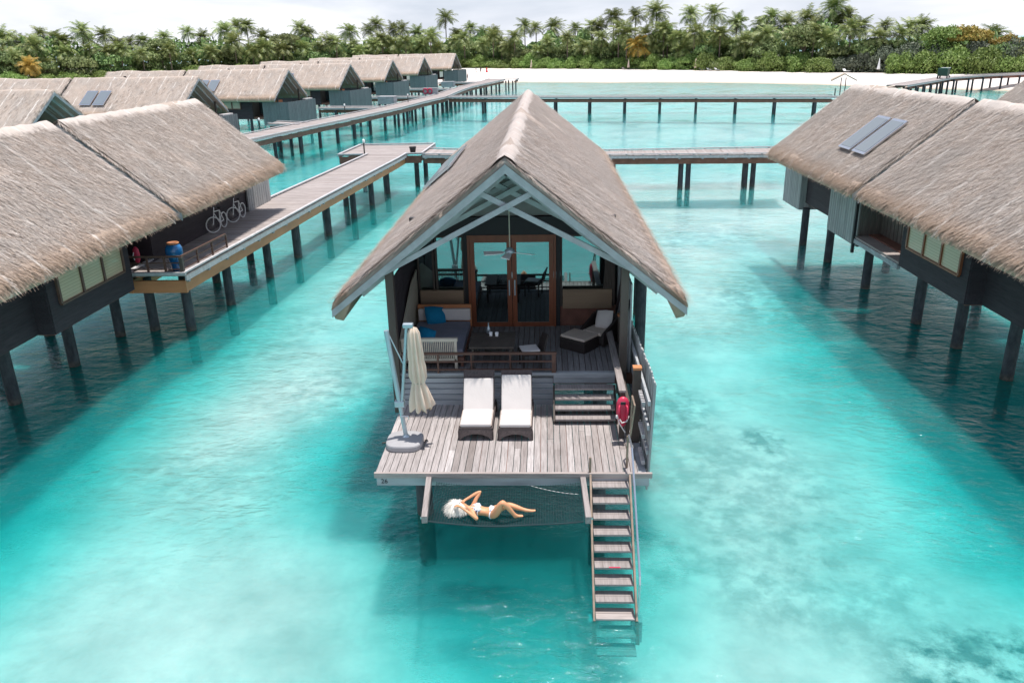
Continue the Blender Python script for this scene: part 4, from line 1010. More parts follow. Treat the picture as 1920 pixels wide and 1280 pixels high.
# long walkway
Ln = [(-25.6,64.0),(-22.85,78.2),(-20.36,90.2),(-17.75,103.7),(-16.27,115.2),(-14.6,124.0),(-14.0,142.0),(-13.2,155.0),(-9.64,176.5),(-8.6,183.6)]
Lf = [(-28.6,64.7),(-26.0,79.0),(-23.4,91.0),(-20.6,104.6),(-19.0,116.5),(-17.4,126.5),(-16.6,142.5),(-15.6,156.0),(-13.2,177.5),(-12.9,184.4)]
pl = []
for i in range(len(Ln)-1):
    n = max(1, round(math.dist(Ln[i], Ln[i+1])/4.4))
    for k in range(n):
        p = lerp(Ln[i], Ln[i+1], k/n); q = lerp(Lf[i], Lf[i+1], k/n)
        pl.append((p[0]-.55, p[1])); pl.append((q[0]+.4, q[1]))
walkway('boardwalk', 'long boardwalk running along the row of far villas towards the beach', Lf, Ln, ZW, pl, pr=.16, board=.3, zb=(-.72,-.32))
walkway('landing', 'far jetty end of the long boardwalk beside the beach', [(-12.9,184.5),(-12.4,189)], [(-6.2,183.0),(-5.6,187)], ZW+.01, [(-7,184),(-8.5,184.3),(-10,184.6),(-6.4,186.5),(-8,187)], cat='landing', pr=.14, board=.3)
xa = [(-14.4,124.1),(-8,121.8),(5,118.2),(20,114.0),(37.5,109.0)]; xb = [(-14.4,126.9),(-8,124.5),(5,120.9),(20,116.7),(37.5,111.7)]
px = []
for x in (-9.1,1.4,6.2,11.0,15.7,20.4,25.4,30.2,35.0):
    y = np.interp(x, [q[0] for q in xa], [q[1] for q in xa]); px += [(x, y+.5), (x+.25, y+2.0)]
walkway('boardwalk', 'second cross boardwalk spanning the lagoon in front of the beach', xa, xb, ZW, px, pr=.17, board=.3, zb=(-.75,-.40))
# right walkway to the shore
ra = [(52.5,124.5),(62,136.5),(68.4,145.0),(76,150.8),(92,157.5)]; rb = [(50.2,126.5),(59.8,138.6),(66.8,147.2),(75,153.2),(91,160.2)]
pr_ = []
for i in range(4):
    n = max(1, round(math.dist(ra[i], ra[i+1])/4.2))
    for k in range(n): pr_ += [lerp(ra[i], ra[i+1], (k+.1)/n), lerp(rb[i], rb[i+1], (k+.25)/n)]
walkway('boardwalk', 'timber boardwalk crossing the beach at the right edge with a green cart on it', ra, rb, 2.6, pr_, pr=.16, board=.3)

# railing and jar on the left boardwalk corner
def corner_rail():
    o = empty('corner_railing', (-12.3, 26.1, ZW), 0, 'low brown timber railing round the corner of the left boardwalk', 'railing')
    A, Bc, C = Vector((-14.1,26.02,ZW)), Vector((-12.28,26.02,ZW)), Vector((-12.02,29.4,ZW))
    up = Vector((0,0,1))
    for a, b in ((A,Bc),(Bc,C)):
        for h, t in ((.62,.06),(.40,.035),(.18,.035)):
            mb = MB(); mb.bar(a+up*h, b+up*h, .06 if h > .6 else .03, t); mb.build('rail', M['rail'], o, world=True)
    for p in [A, A+(Bc-A)*.35, A+(Bc-A)*.68, Bc+(C-Bc)*.33, Bc+(C-Bc)*.66, C]:
        mb = MB(); mb.box(p.x-.03,p.x+.03,p.y-.03,p.y+.03,ZW,ZW+.6); mb.build('post', M['rail'], o, world=True)
    mb = MB(); mb.box(Bc.x-.06,Bc.x+.06,Bc.y-.06,Bc.y+.06,ZW,ZW+.6); mb.build('post', M['post'], o, world=True)
corner_rail()
def jar():
    o = empty('water_jar', (-12.72, 26.55, ZW), 0, 'tall glazed blue jar with terracotta rim inside the boardwalk corner railing', 'jar')
    mb = MB(); mb.lathe((0,0,0), [(.0,.0),(.16,.0),(.19,.1),(.28,.42),(.35,.72),(.34,.90),(.27,1.02),(.20,1.06)], 28); mb.build('body', M['glaze'], o, smooth=True)
    mb = MB(); mb.lathe((0,0,0), [(.195,1.05),(.24,1.07),(.25,1.11),(.22,1.13),(.17,1.11),(.16,.95),(.0,.95)], 28); mb.build('rim', M['terra'], o, smooth=True)
jar(); [x for x in bpy.data.objects if x.name == 'water_jar'][0].matrix_basis = Matrix.Translation((-12.72, 26.55, ZW)) @ Matrix.Diagonal((.82,.82,.88,1))
o = empty('rescue_float', (-13.95, 26.35, ZW+.3), 0, 'small dark red rescue float hanging on the dark wall beside the blue jar', 'rescue float')
mb = MB(); mb.lathe((0,0,0), [(0,0),(.06,.04),(.11,.16),(.12,.34),(.10,.5),(.05,.58),(0,.6)], 16, 1, .6); mb.build('body', M['red'], o, smooth=True)
mb = MB(); mb.tube([(-.05,-.07,.15),(-.07,-.11,.3),(-.05,-.07,.42)], .015, 6); mb.build('handle', M['rope'], o)

def bicycle(loc, rz, steer, label):
    o = empty('bicycle', loc, rz, label, 'bicycle', 'white bicycles on the left boardwalk')
    r = .335
    def wheel(c, ang):
        w = MB(); ca, sa = math.cos(ang), math.sin(ang)
        P_ = lambda t, rr: (c[0]-sa*rr*math.cos(t)*1.0*(-1)*0+sa*rr*math.cos(t), c[1]+ca*rr*math.cos(t), c[2]+rr*math.sin(t))
        w.tube([P_(t, r-.02) for t in np.linspace(0, 6.2832, 33)], .024, 6, False); wo = w.build('wheel', M['white'], o)
        s_ = MB()
        for t in np.linspace(0, 6.2832, 13)[:-1]: s_.tube([c, P_(t, r-.03)], .003, 3)
        s_.build('spokes', M['steel'], wo)
    F = (0,-.53,r); Rr = (0,.53,r)
    wheel(F, steer); wheel(Rr, 0)
    seat, bb, head = (0,.22,.80), (0,.10,.30), (0,-.33,.78)
    mb = MB()
    for a, b in ((seat,bb),(bb,head),(seat,(0,-.31,.84)),(bb,Rr),(seat,Rr),((0,-.30,.9),F)): mb.tube([a, b], .020, 6)
    mb.build('frame', M['white'], o)
    mb = MB(); mb.tube([(0,-.30,.88),(0,-.27,1.02)], .016, 6); mb.tube([(.02,-.12,1.02),(.22*math.cos(steer),-.27,1.06),(0,-.27,1.02),(-.20,-.27,1.06),(-.24,-.10,1.02)], .014, 6); mb.build('handlebar', M['steel'], o)
    MB().pillow((0,.26,.90), (.07,0,0), (0,.13,0), (0,0,.03), 6).build('saddle', M['black'], o, smooth=True)
bicycle((-13.72,33.05,ZW), R(-2), R(38), 'white bicycle against the dark wall, nearer the blue jar')
bicycle((-13.66,35.15,ZW), R(-2), R(36), 'white bicycle against the dark wall, farther from the blue jar')
def pot(loc):
    o = empty('plant_pot', loc, 0, 'small dark round pot standing on the square landing', 'pot')
    mb = MB(); mb.lathe((0,0,0), [(0,0),(.18,0),(.24,.35),(.27,.42),(.22,.42),(.19,.2),(0,.2)], 16); mb.build('body', M['black'], o, smooth=True)
    mb = MB(); mb.lathe((0,0,0), [(0,.30),(.21,.30),(.21,.34),(0,.36)], 12); mb.build('soil', M['post'], o)
pot((-9.4,58.2,ZW+.01))
def lamp(loc, label):
    o = empty('bollard_lamp', loc, 0, label, 'lamp', 'small bollard lamps on the boardwalks')
    mb = MB(); mb.tube([(0,0,0),(0,0,.85)], .05, 8); mb.build('post', M['post'], o)
    mb = MB(); mb.lathe((0,0,.85), [(0,0),(.09,.0),(.10,.03),(.09,.2),(.05,.24),(0,.25)], 10); mb.build('lamp_head', M['white'], o, smooth=True)
for p, lb in (((-12.7,57.4,ZW),'bollard lamp with white head at the corner of the square landing'), ((-26.9,77.5,ZW),'bollard lamp on the long boardwalk in front of the nearest full far villa'), ((-23.0,95.5,ZW),'bollard lamp on the long boardwalk left of the grey planter box'), ((-18.6,113.7,ZW),'bollard lamp on the long boardwalk right of the grey planter box')):
    lamp(p, lb)
def planter(loc, label, mat):
    o = empty('planter_box', loc, R(-12), label, 'planter', 'grey boxes beside the long boardwalk')
    mb = MB()
    for i in range(8): mb.box(-1.1+i*.275,-1.1+i*.275+.265,-.6,-.55,0,.95)
    for i in range(4): mb.box(-1.15,-1.1,-.6+i*.3,-.6+i*.3+.29,0,.95); mb.box(1.1,1.15,-.6+i*.3,-.6+i*.3+.29,0,.95)
    mb.box(-1.1,1.1,.55,.6,0,.95); mb.build('sides', mat, o)
    mb = MB(); mb.box(-1.17,1.17,-.62,.62,.955,1.0); mb.build('lid', M['kerb'], o)
planter((-21.2,112.6,ZW-.1), 'grey slatted box beside the long boardwalk, nearest of three', M['fascia'])
planter((-17.9,156.5,ZW-.1), 'dark grey slatted box beside the farthest villa', M['fascia'])
def buoy_stand():
    o = empty('lifebuoy_stand', (-18.0,131.0,ZW), R(-10), 'white stand with red lifebuoys beside the long boardwalk', 'lifebuoy stand')
    mb = MB(); mb.box(-1.0,1.3,-.1,.5,0,.95); mb.build('cabinet', M['fascia'], o)
    mb = MB(); mb.box(-1.05,1.35,-.15,.55,.95,1.0); mb.build('top', M['kerb'], o)
    for x in (-.6,.15):
        mb = MB(); mb.tube([(x+.33*math.cos(t),-.18,.52+.38*math.sin(t)) for t in np.linspace(0,6.2832,17)], .09, 8, False); mb.build('lifebuoy', M['red'], o)
buoy_stand()
def palapa():
    o = empty('palapa_shelter', (38.6,111.2,ZW), R(-15), 'tiny thatched shelter on two poles at the end of the second cross boardwalk', 'shelter')
    for x in (-.28,.28): mb = MB(); mb.tube([(x,0,0),(x,0,2.2)], .06, 8); mb.build('pole', M['post'], o)
    for s in (1,-1):
        mb = MB(); mb.add([(0,-1.1,2.75),(0,1.1,2.75),(s*1.55,1.1,1.95),(s*1.55,-1.1,1.95),(0,-1.1,2.6),(0,1.1,2.6),(s*1.5,1.1,1.8),(s*1.5,-1.1,1.8)], [(0,1,2,3),(7,6,5,4),(0,4,5,1),(1,5,6,2),(2,6,7,3),(3,7,4,0)])
        mb.build('thatch_roof', M['thatch'], o)
    mb = MB(); mb.tube([(-.9,-.4,0),(-.9,-.4,.9)], .07, 8); mb.build('mooring_post', M['post'], o)
palapa()
def cart():
    o = empty('service_cart', (65.6,142.6,2.61), R(-35), 'dark green service cart parked on the right boardwalk over the beach', 'cart')
    mb = MB(); mb.box(-.75,.75,-.9,.9,.42,1.65); mb.build('cargo_box', M['green_paint'], o, bevel=.05)
    mb = MB(); mb.box(-.6,.6,.92,1.7,.38,.85); mb.build('cab_base', M['cloth_dark'], o, bevel=.04)
    mb = MB(); mb.box(-.66,.66,.92,1.8,1.6,1.68)
    for x in (-.6,.56): mb.box(x,x+.04,1.66,1.7,.85,1.6)
    mb.build('cab_roof', M['white'], o)
    for x in (-.7,.7):
        for y in (-.6,1.3): mb = MB(); mb.tube([(x-.08,y,.22),(x+.08,y,.22)], .22, 14); mb.build('wheel', M['black'], o)
cart()

# ------------------------------------------------------------------ FAR VILLAS
def far_villa_proto():
    o = empty('water_villa', (0,0,0), 0, '', 'villa', 'thatched water villas standing over the lagoon')
    # local: gable faces local -y, ridge runs +y
    f = link('roof', roof_mesh('farF', W, ZR, ZE, 0, 13.12, 9000, 4000), M['thatch'], o)
    r = link('roof', roof_mesh('farR', W, ZR, ZE, 13.5, 24.3, 6000, 2500), M['thatch'], o)
    bargeboards(f, -.02, .17, M['fascia']); bargeboards(f, 13.14, .2, M['rail']); 
    for yy in (.6,1.4,2.2):
        for s in (1,-1): mb = MB(); mb.bar((0,yy,ZR-.36),(s*3.1,yy,ZR-KS*3.1-.36),.07,.13); mb.build('rafter', M['trim_in'], f)
    for s in (1,-1):
        p, q = ((s*2.5, 24.0), (s*2.5, 3.6)) if s > 0 else ((s*2.5, 3.6), (s*2.5, 24.0))
        clap_wall('side_wall', o, p[::1], q, 1.95, 4.7, M['dark'], board=.4)
    mb = MB(); mb.box(-2.45,2.45,3.6,3.7,2.2,5.2); mb.build('back_wall', M['post'], o)
    mb = MB(); mb.box(-1.1,1.1,3.55,3.6,2.4,4.7); mb.build('glass_door', M['glass'], o)
    mb = MB(); mb.add([(-2.3,3.62,5.2),(2.3,3.62,5.2),(0,3.62,ZR-.4),(-2.3,3.7,5.2),(2.3,3.7,5.2),(0,3.7,ZR-.4)], [(0,2,1),(3,4,5),(0,1,4,3),(1,2,5,4),(2,0,3,5)]); mb.build('gable_wall', M['gable'], o)
    mb = MB(); mb.box(-2.45,2.45,-.1,24,1.95,2.2); mb.build('floor_slab', M['brownbeam'], o)
    for x in (-2.4,2.4): mb = MB(); mb.box(x-.07,x+.07,.3,.44,2.2,5.0); mb.build('verandah_post', M['post'], o)
    mb = MB(); mb.box(-1.6,-.9,1.2,1.9,2.2,3.6); mb.box(-.5,.4,1.4,2.1,2.9,3.9); mb.build('verandah_furniture', M['orange'], o)
    # privacy box in front
    bx = MB()
    def side(p, q):
        p = Vector((*p,0)); q = Vector((*q,0)); d = q-p; n = int(d.length/.16); s = d/n; nn = Vector((d.y,-d.x,0)).normalized()
        for i in range(n): bx.obox(p+s*(i+.5)+Vector((0,0,2.6))+nn*.012*(i%2), s*.47, nn*.02, (0,0,1.25))
    side((-3.15,-1.3),(3.15,-1.3)); side((-3.15,1.9),(-3.15,-1.3)); side((3.15,-1.3),(3.15,1.9))
    bx.build('privacy_screen', M['far_slat'], o)
    mb = MB(); mb.box(-3.1,3.1,-1.25,.3,1.45,1.62); mb.build('sun_deck', M['deck'], o)
    mb = MB(); mb.box(1.0,2.6,-1.25,-.85,3.86,3.98); mb.build('white_cushion', M['cushion'], o)
    for x in (-2.4,2.4):
        for y in (-.8,4,9,14,19,23.5): pile(o, x, y, 1.95, .16)
    mb = MB(); mb.tube([(.5,8,6.9),(.5,8,7.35)], .12, 8); mb.build('vent_pipe', M['black'], f)
    fr = MB()
    for i in range(4): fr.box(-2.62,-2.5,5.0+i*1.1,5.12+i*1.1,3.1,3.8)
    fr.box(-2.62,-2.5,5.0,8.42,3.02,3.1); w_ = fr.build('window', M['rail'], o)
    mb = MB(); mb.box(-2.56,-2.5,5.12,8.3,3.1,3.8); mb.build('blind', M['cream'], w_)
    return o
proto = far_villa_proto()
FV = [((-30.6,51.5),-14,'nearest far villa, its gable showing just above the left foreground roof'),
      ((-30.3,73.2),-13,'second nearest far villa, with two blue solar panels near its roof gap'),
      ((-29.0,95.3),-13,'third nearest far villa, its screen box behind a bollard lamp'),
      ((-26.7,116.2),-15,'fourth nearest far villa of the left row, halfway along the long boardwalk'),
      ((-24.7,138.0),-14,'fifth far villa of the left row, third from the beach'),
      ((-22.9,162.0),-14,'sixth far villa of the left row, second from the beach end'),
      ((-19.4,186.5),-12,'farthest villa of the left row, standing next to the beach')]
ROT = lambda a: R(a)+math.pi/2
for i, ((x, y), a, lb) in enumerate(FV):
    o = proto if i == 0 else copy_tree(proto)
    o['label'] = lb
    # local -y must point to +x (rotated a degrees from +x)
    place(o, (x, y, (0,0,0,.1,.2,.3,.5)[i]), ROT(a))
    if i in (1,2,3):
        for (ya, w1) in ((9.3,'left'),(7.9,'right')):
            solar((x, y, 0), ROT(a), -1, 1.5, 2.9, ya, ya+1.15, 'blue solar panel on the roof of the %s far villa, %s of its pair' % (('','second','third','fourth')[i], w1))
# short branch walks
for i, (p, q) in enumerate((((-28.5,84.5),(-24.5,82.0)), ((-29,106),(-20.9,104.0)), ((-27,127),(-17.6,125.0)), ((-25,150),(-16.3,147.0)), ((-22,174),(-13.6,172.0)))):
    walkway('branch_walk', 'short branch walk off the long boardwalk, %s from the viewer' % ('first','second','third','fourth','fifth')[i], [p, q], [(p[0]+.3,p[1]+2.4), (q[0]+.3,q[1]+2.4)], ZW-.02, [((p[0]*.7+q[0]*.3), (p[1]*.7+q[1]*.3)), ((p[0]*.3+q[0]*.7), (p[1]*.3+q[1]*.7))], cat='walkway', board=.3, group='branch walks to the far villas')

# ------------------------------------------------------------------ PEOPLE
def skin_mesh(name, nodes, edges, mat, parent, root=0, sub=2):
    """nodes: list of (x,y,z,r); modifiers make one continuous figure"""
    me = bpy.data.meshes.new(name); me.from_pydata([n[:3] for n in nodes], edges, []); me.update()
    o = bpy.data.objects.new(name, me); COL.objects.link(o); 
    sk = o.modifiers.new('Skin', 'SKIN'); sk.use_smooth_shade = True
    if not me.skin_vertices: 
        pass
    for i, n in enumerate(nodes):
        r = n[3]; r = r if hasattr(r, '__len__') else (r, r)
        me.skin_vertices[0].data[i].radius = r; me.skin_vertices[0].data[i].use_root = (i == root)
    s = o.modifiers.new('Sub', 'SUBSURF'); s.levels = sub; s.render_levels = sub
    bpy.context.view_layer.update(); dg = bpy.context.evaluated_depsgraph_get()
    m2 = bpy.data.meshes.new_from_object(o.evaluated_get(dg)); bpy.data.objects.remove(o)
    m2.materials.clear(); return link(name, m2, mat, parent, True)
def woman():
    o = empty('person', (-.97, 12.35, 1.5), 0, 'pale blonde woman in a patterned bikini lying on the net with one knee raised', 'person')
    O = Vector((-.97, 12.35, 1.5))
    N = []; E = []
    def nd(p, r, prev=None):
        N.append((p[0]-O.x, p[1]-O.y, p[2]-O.z, r)); 
        if prev is not None: E.append((prev, len(N)-1))
        return len(N)-1
    pel = nd((-.97,12.35,1.565), (.125,.09))
    lo = nd((-1.04,12.36,1.57), (.105,.08), pel); wa = nd((-1.10,12.37,1.575), (.09,.07), lo); ri = nd((-1.18,12.385,1.585), (.105,.08), wa)
    ch = nd((-1.26,12.39,1.59), (.12,.082), ri); sh = nd((-1.325,12.39,1.60), (.095,.06), ch); nk = nd((-1.39,12.39,1.625), .045, sh); nk2 = nd((-1.43,12.39,1.64), .045, nk)
    h1 = nd((-1.47,12.39,1.655), .075, nk2); h2 = nd((-1.55,12.39,1.67), .09, h1); h3 = nd((-1.60,12.39,1.665), .07, h2)
    # far arm (shoulder, raised elbow, hand behind head)
    s1 = nd((-1.32,12.51,1.62), .045, sh); e1 = nd((-1.27,12.56,1.73), .036, s1); e1b = nd((-1.19,12.62,1.84), .033, e1); f1 = nd((-1.30,12.58,1.80), .030, e1b); w1 = nd((-1.42,12.53,1.745), .022, f1); p1 = nd((-1.47,12.50,1.73), (.032,.018), w1)
    s2 = nd((-1.32,12.27,1.60), .045, sh); e2 = nd((-1.27,12.18,1.59), .037, s2); e2b = nd((-1.22,12.08,1.60), .034, e2); f2 = nd((-1.34,12.11,1.69), .030, e2b); w2 = nd((-1.50,12.19,1.77), .022, f2); p2 = nd((-1.55,12.22,1.78), (.032,.018), w2)
    # fingers
    for (pp, bx, by, bz, dx, dy) in ((p1,-1.49,12.485,1.725,-1,-.3),(p2,-1.575,12.235,1.775,-1,.35)):
        for k in range(4):
            off = (k-1.5)*.016; L = (.030,.036,.034,.026)[k]
            a = nd((bx, by+off, bz), .0085, pp); b = nd((bx+dx*L, by+off+dy*L, bz-.008), .0078, a); nd((bx+dx*L*1.8, by+off+dy*L*1.8, bz-.028), .0065, b)
        s_ = 1 if dy < 0 else -1
        a = nd((bx+.01, by-s_*.035, bz-.005), .009, pp); nd((bx-.02, by-s_*.055, bz-.015), .0075, a)
    # near leg: knee raised, foot flat towards right
    hn = nd((-.93,12.28,1.575), .085, pel); t1 = nd((-.86,12.22,1.72), .076, hn); k1 = nd((-.78,12.17,1.895), .052, t1); c1 = nd((-.70,12.19,1.79), .052, k1); c2 = nd((-.63,12.21,1.68), .042, c1); a1 = nd((-.56,12.23,1.575), .030, c2)
    ft = nd((-.49,12.25,1.56), (.034,.024), a1); nd((-.425,12.27,1.555), (.032,.014), ft); nd((-.585,12.22,1.545), .028, a1)
    hf = nd((-.93,12.43,1.575), .085, pel); t2 = nd((-.82,12.44,1.62), .074, hf); k2 = nd((-.68,12.43,1.675), .052, t2); c3 = nd((-.57,12.41,1.645), .052, k2); c4 = nd((-.46,12.40,1.61), .038, c3); a2 = nd((-.36,12.39,1.585), .029, c4)
    f3 = nd((-.28,12.38,1.585), (.032,.024), a2); nd((-.205,12.37,1.60), (.030,.014), f3); nd((-.355,12.39,1.555), .026, a2)
    body = skin_mesh('body', N, E, M['skin'], o, pel)
    # face: nose, lips, eyes on the upturned face
    def lump(c, r, s, mat, nm):
        m = MB(); m.lathe(Vector(c)-O, [(0,-r),(r*.7,-r*.7),(r,0),(r*.7,r*.7),(0,r)], 10, *s); return m.build(nm, mat, o, smooth=True)
    lump((-1.515,12.39,1.755), .016, (1.6,.8), M['skin'], 'nose')
    lump((-1.475,12.39,1.742), .012, (.8,2.0), M['terra'], 'mouth')
    for y in (12.36,12.42): lump((-1.55,y,1.752), .011, (.8,1.5), M['black'], 'eye')
    # bikini
    m = MB()
    for y in (12.335,12.445): m.lathe(Vector((-1.245,y,1.655))-O, [(.075,-.03),(.07,.0),(.05,.028),(.02,.042),(0,.045)], 14, 1, .85)
    m.build('bikini_top', M['bikini'], o, smooth=True)
    m = MB()
    for y0,y1,x in ((12.27,12.50,-1.235),): m.tube([(x-O.x, 12.39-O.y+.135*math.cos(t), 1.59-O.z+.092*math.sin(t)) for t in np.linspace(0,6.2832,21)], .007, 5, False)
    m.tube([(-1.26-O.x,12.33-O.y,1.69-O.z),(-1.35-O.x,12.36-O.y,1.665-O.z)], .006, 5); m.tube([(-1.26-O.x,12.45-O.y,1.69-O.z),(-1.35-O.x,12.42-O.y,1.665-O.z)], .006, 5)
    m.build('bikini_strap', M['bikini'], o)
    m = MB(); m.tube([(-.99-O.x-.03*math.cos(t)**2, 12.355-O.y+.135*math.cos(t), 1.57-O.z+.099*math.sin(t)) for t in np.linspace(0,6.2832,25)], .011, 6, False)
    m.add([(a-O.x,b-O.y,c-O.z) for a,b,c in ((-1.01,12.24,1.645),(-1.01,12.47,1.645),(-.945,12.40,1.668),(-.93,12.355,1.672),(-.945,12.31,1.668),(-1.03,12.355,1.668))], [(0,4,5),(4,3,5),(3,2,5),(2,1,5)])
    m.build('bikini_bottom', M['bikini'], o)
    # hair: cap plus many strands fanned over the net
    m = MB()
    hc = Vector((-1.585,12.40,1.655))-O
    vs = []; fs = []; n = 20
    m.lathe(hc, [(.0,-.09),(.07,-.075),(.105,-.03),(.112,.02),(.10,.06),(.07,.085),(.02,.10),(0,.10)], n, 1.0, 1.05)
    for i in range(1500):
        t = random.uniform(math.radians(45), math.radians(335)); L = random.uniform(.06,.17)*(1.25 if 2 < t < 4.4 else .85)
        d = Vector((math.cos(t), math.sin(t), 0)); p = hc+d*random.uniform(.03,.085)+Vector((0,0,random.uniform(-.03,.09)))
        sd = Vector((-d.y,d.x,0)); wv = random.uniform(-.35,.35); wd = random.uniform(.0025,.005); pts_ = []
        for k in range(5):
            f = k/4; pts_.append(p+d*L*f+sd*(wv*L*f*f+.006*math.sin(f*9+i))+Vector((0,0,-.09*f*f+.012*math.sin(f*3))))
        vs_ = []
        for k, q in enumerate(pts_): ww = wd*(1-.7*k/4); vs_ += [q-sd*ww, q+sd*ww]
        m.add(vs_, [(2*k,2*k+1,2*k+3,2*k+2) for k in range(4)])
    m.build('hair', M['hair'], o, smooth=True)
woman()
def far_person(loc, h, cloth, label, skirt=False):
    o = empty('person', loc, random.uniform(0,6), label, 'person', 'people standing on the far beach')
    s = h/1.7
    N = [(0,0,.92,(.12,.09)),(0,0,1.15,(.11,.08)),(0,0,1.38,(.13,.08)),(0,0,1.50,.05),(0,0,1.62,.095),(.08,0,.88,.085),(.09,.02,.48,.055),(.10,.0,.06,.04),(.10,-.10,.03,.04),(-.08,0,.88,.085),(-.09,-.03,.48,.055),(-.10,.03,.06,.04),(-.10,-.07,.03,.04),(.19,0,1.38,.05),(.24,.02,1.12,.04),(.24,-.06,.88,.03),(-.19,0,1.38,.05),(-.24,.02,1.12,.04),(-.23,-.08,.90,.03)]
    N = [(a*s,b*s,c*s,(tuple(x*s for x in r) if hasattr(r,'__len__') else r*s)) for a,b,c,r in N]
    Ed = [(0,1),(1,2),(2,3),(3,4),(0,5),(5,6),(6,7),(7,8),(0,9),(9,10),(10,11),(11,12),(2,13),(13,14),(14,15),(2,16),(16,17),(17,18)]
    skin_mesh('body', N, Ed, M['skin2'], o, 0, 1)
    mb = MB(); pr = [(.10,1.5),(.17,1.42),(.15,1.2),(.14,1.05),(.18,.9)]+([(.30,.5),(.42,.12)] if skirt else [(.17,.62)])
    mb.lathe((0,0,0), [(r*s, z*s) for r, z in pr[::-1]], 12, 1, .75); mb.build('dress' if skirt else 'clothes', cloth, o, smooth=True)
    mb = MB(); mb.lathe((0,.02*s,1.64*s), [(0,-.10*s),(.10*s,-.04*s),(.11*s,.04*s),(.06*s,.10*s),(0,.11*s)], 10); mb.build('hair', M['cloth_dark'], o, smooth=True)
far_person((-17.2,252,1.5), 1.8, M['dress'], 'person in a long red dress standing on the far beach', True)
far_person((-19.0,252,1.5), 1.7, M['cloth_dark'], 'person in dark clothes standing next to the red dress on the beach')
far_person((-20.3,251,1.5), 1.7, M['white'], 'person in pale clothes standing on the beach left of the dark-clothed one')
far_person((-20.6,226,.6), 1.7, M['cloth_dark'], 'person nearest the water on the beach, left of the others')

# ------------------------------------------------------------------ VEGETATION
def frond(Vs, Fs, az, elev, L, droop, r):
    """append one frond as leaflets quads"""
    d = Vector((math.cos(az), math.sin(az), 0)); sd = Vector((-d.y, d.x, 0)); n = 9
    pts = []; p = Vector((0,0,0)); e = elev
    for i in range(n+1):
        pts.append(p.copy()); p = p+(d*math.cos(e)+Vector((0,0,math.sin(e))))*(L/n); e -= droop/n*(1+i*.12)
    for i in range(1, n):
        a = pts[i]; b = pts[i+1]; t = (b-a).normalized(); f = i/n
        ll = L*.34*(math.sin(math.pi*min(1,f*.9+.12))**.7)
        up = sd.cross(t)
        for s in (1,-1):
            for k in (0,.5):
                c = a+(b-a)*k; w = (b-a)*.40
                tip = c+(sd*s*.80+t*.55-Vector((0,0,1))*r.uniform(.05,.50)).normalized()*ll*r.uniform(.8,1.1)
                i0 = len(Vs); Vs += [tuple(c), tuple(c+w), tuple(tip+w*.25), tuple(tip)]; Fs.append((i0,i0+1,i0+2,i0+3))
    for i in range(n):
        a, b = pts[i], pts[i+1]; w = sd*.035*(1-i/n*.7); i0 = len(Vs); Vs += [tuple(a-w),tuple(a+w),tuple(b+w),tuple(b-w)]; Fs.append((i0,i0+1,i0+2,i0+3))
def palm_mesh(seed, nf, L, dead=0):
    r = random.Random(seed); Vs = []; Fs = []; lean = r.uniform(0, 6.28)
    for i in range(nf):
        f = i/nf; az = i*2.399+r.uniform(-.25,.25); elev = math.radians(84-112*f+r.uniform(-10,10)); frond(Vs, Fs, az, elev, L*r.uniform(.8,1.12)*(.8+.2*min(1,f*3)), math.radians(r.uniform(30,68)+12*f), r)
    me = bpy.data.meshes.new('palm_crown'); me.from_pydata(Vs, [], Fs); me.update(); return me
palmV = [palm_mesh(s, 32+s%3*5, 4.2) for s in range(6)]
def trunk_mesh(seed):
    r = random.Random(seed); a = r.uniform(0,6.28); b = r.uniform(.02,.10)
    mb = MB(); mb.tube([(-math.cos(a)*b*(1-t)**2*8*.12, -math.sin(a)*b*(1-t)**2*8*.12, t) for t in np.linspace(0,1,8)], [.20-.08*t for t in np.linspace(0,1,8)], 8)
    me = bpy.data.meshes.new('palm_trunk'); me.from_pydata(mb.v, [], mb.f); me.update(); return me
trunkV = [trunk_mesh(s) for s in range(3)]
def gz(x, y): return 1.7
ORD = ['first','second','third','fourth','fifth','sixth','seventh','eighth','ninth','tenth','eleventh','twelfth','thirteenth','fourteenth','fifteenth','sixteenth','seventeenth','eighteenth','nineteenth','twentieth']
def nth(i):
    i += 1
    if i <= 20: return ORD[i-1]
    return '%d%s' % (i, 'st' if i % 10 == 1 else 'nd' if i % 10 == 2 else 'rd' if i % 10 == 3 else 'th')
def palm(x, y, z, label, group, mat=None, i=0, sc=1.0):
    o = empty('palm_tree', (x, y, 1.4), random.uniform(0, 6.28), label, 'palm tree', group)
    h = z-1.4
    c = link('crown', palmV[i % 6], None, o)
    if not palmV[i % 6].materials: palmV[i % 6].materials.append(M['palm'])
    if mat: 
        me = palmV[i % 6].copy(); me.materials.clear(); me.materials.append(mat); c.data = me
    c.matrix_basis = Matrix.Translation((0,0,h)) @ Matrix.Rotation(random.uniform(-.28,.28), 4, 'X') @ Matrix.Rotation(random.uniform(-.28,.28), 4, 'Y') @ Matrix.Diagonal((sc,sc,sc*random.uniform(.85,1.15),1))
    t = link('trunk', trunkV[i % 3], M['trunk'], o); t.matrix_basis = Matrix.Diagonal((1.15,1.15,h,1))
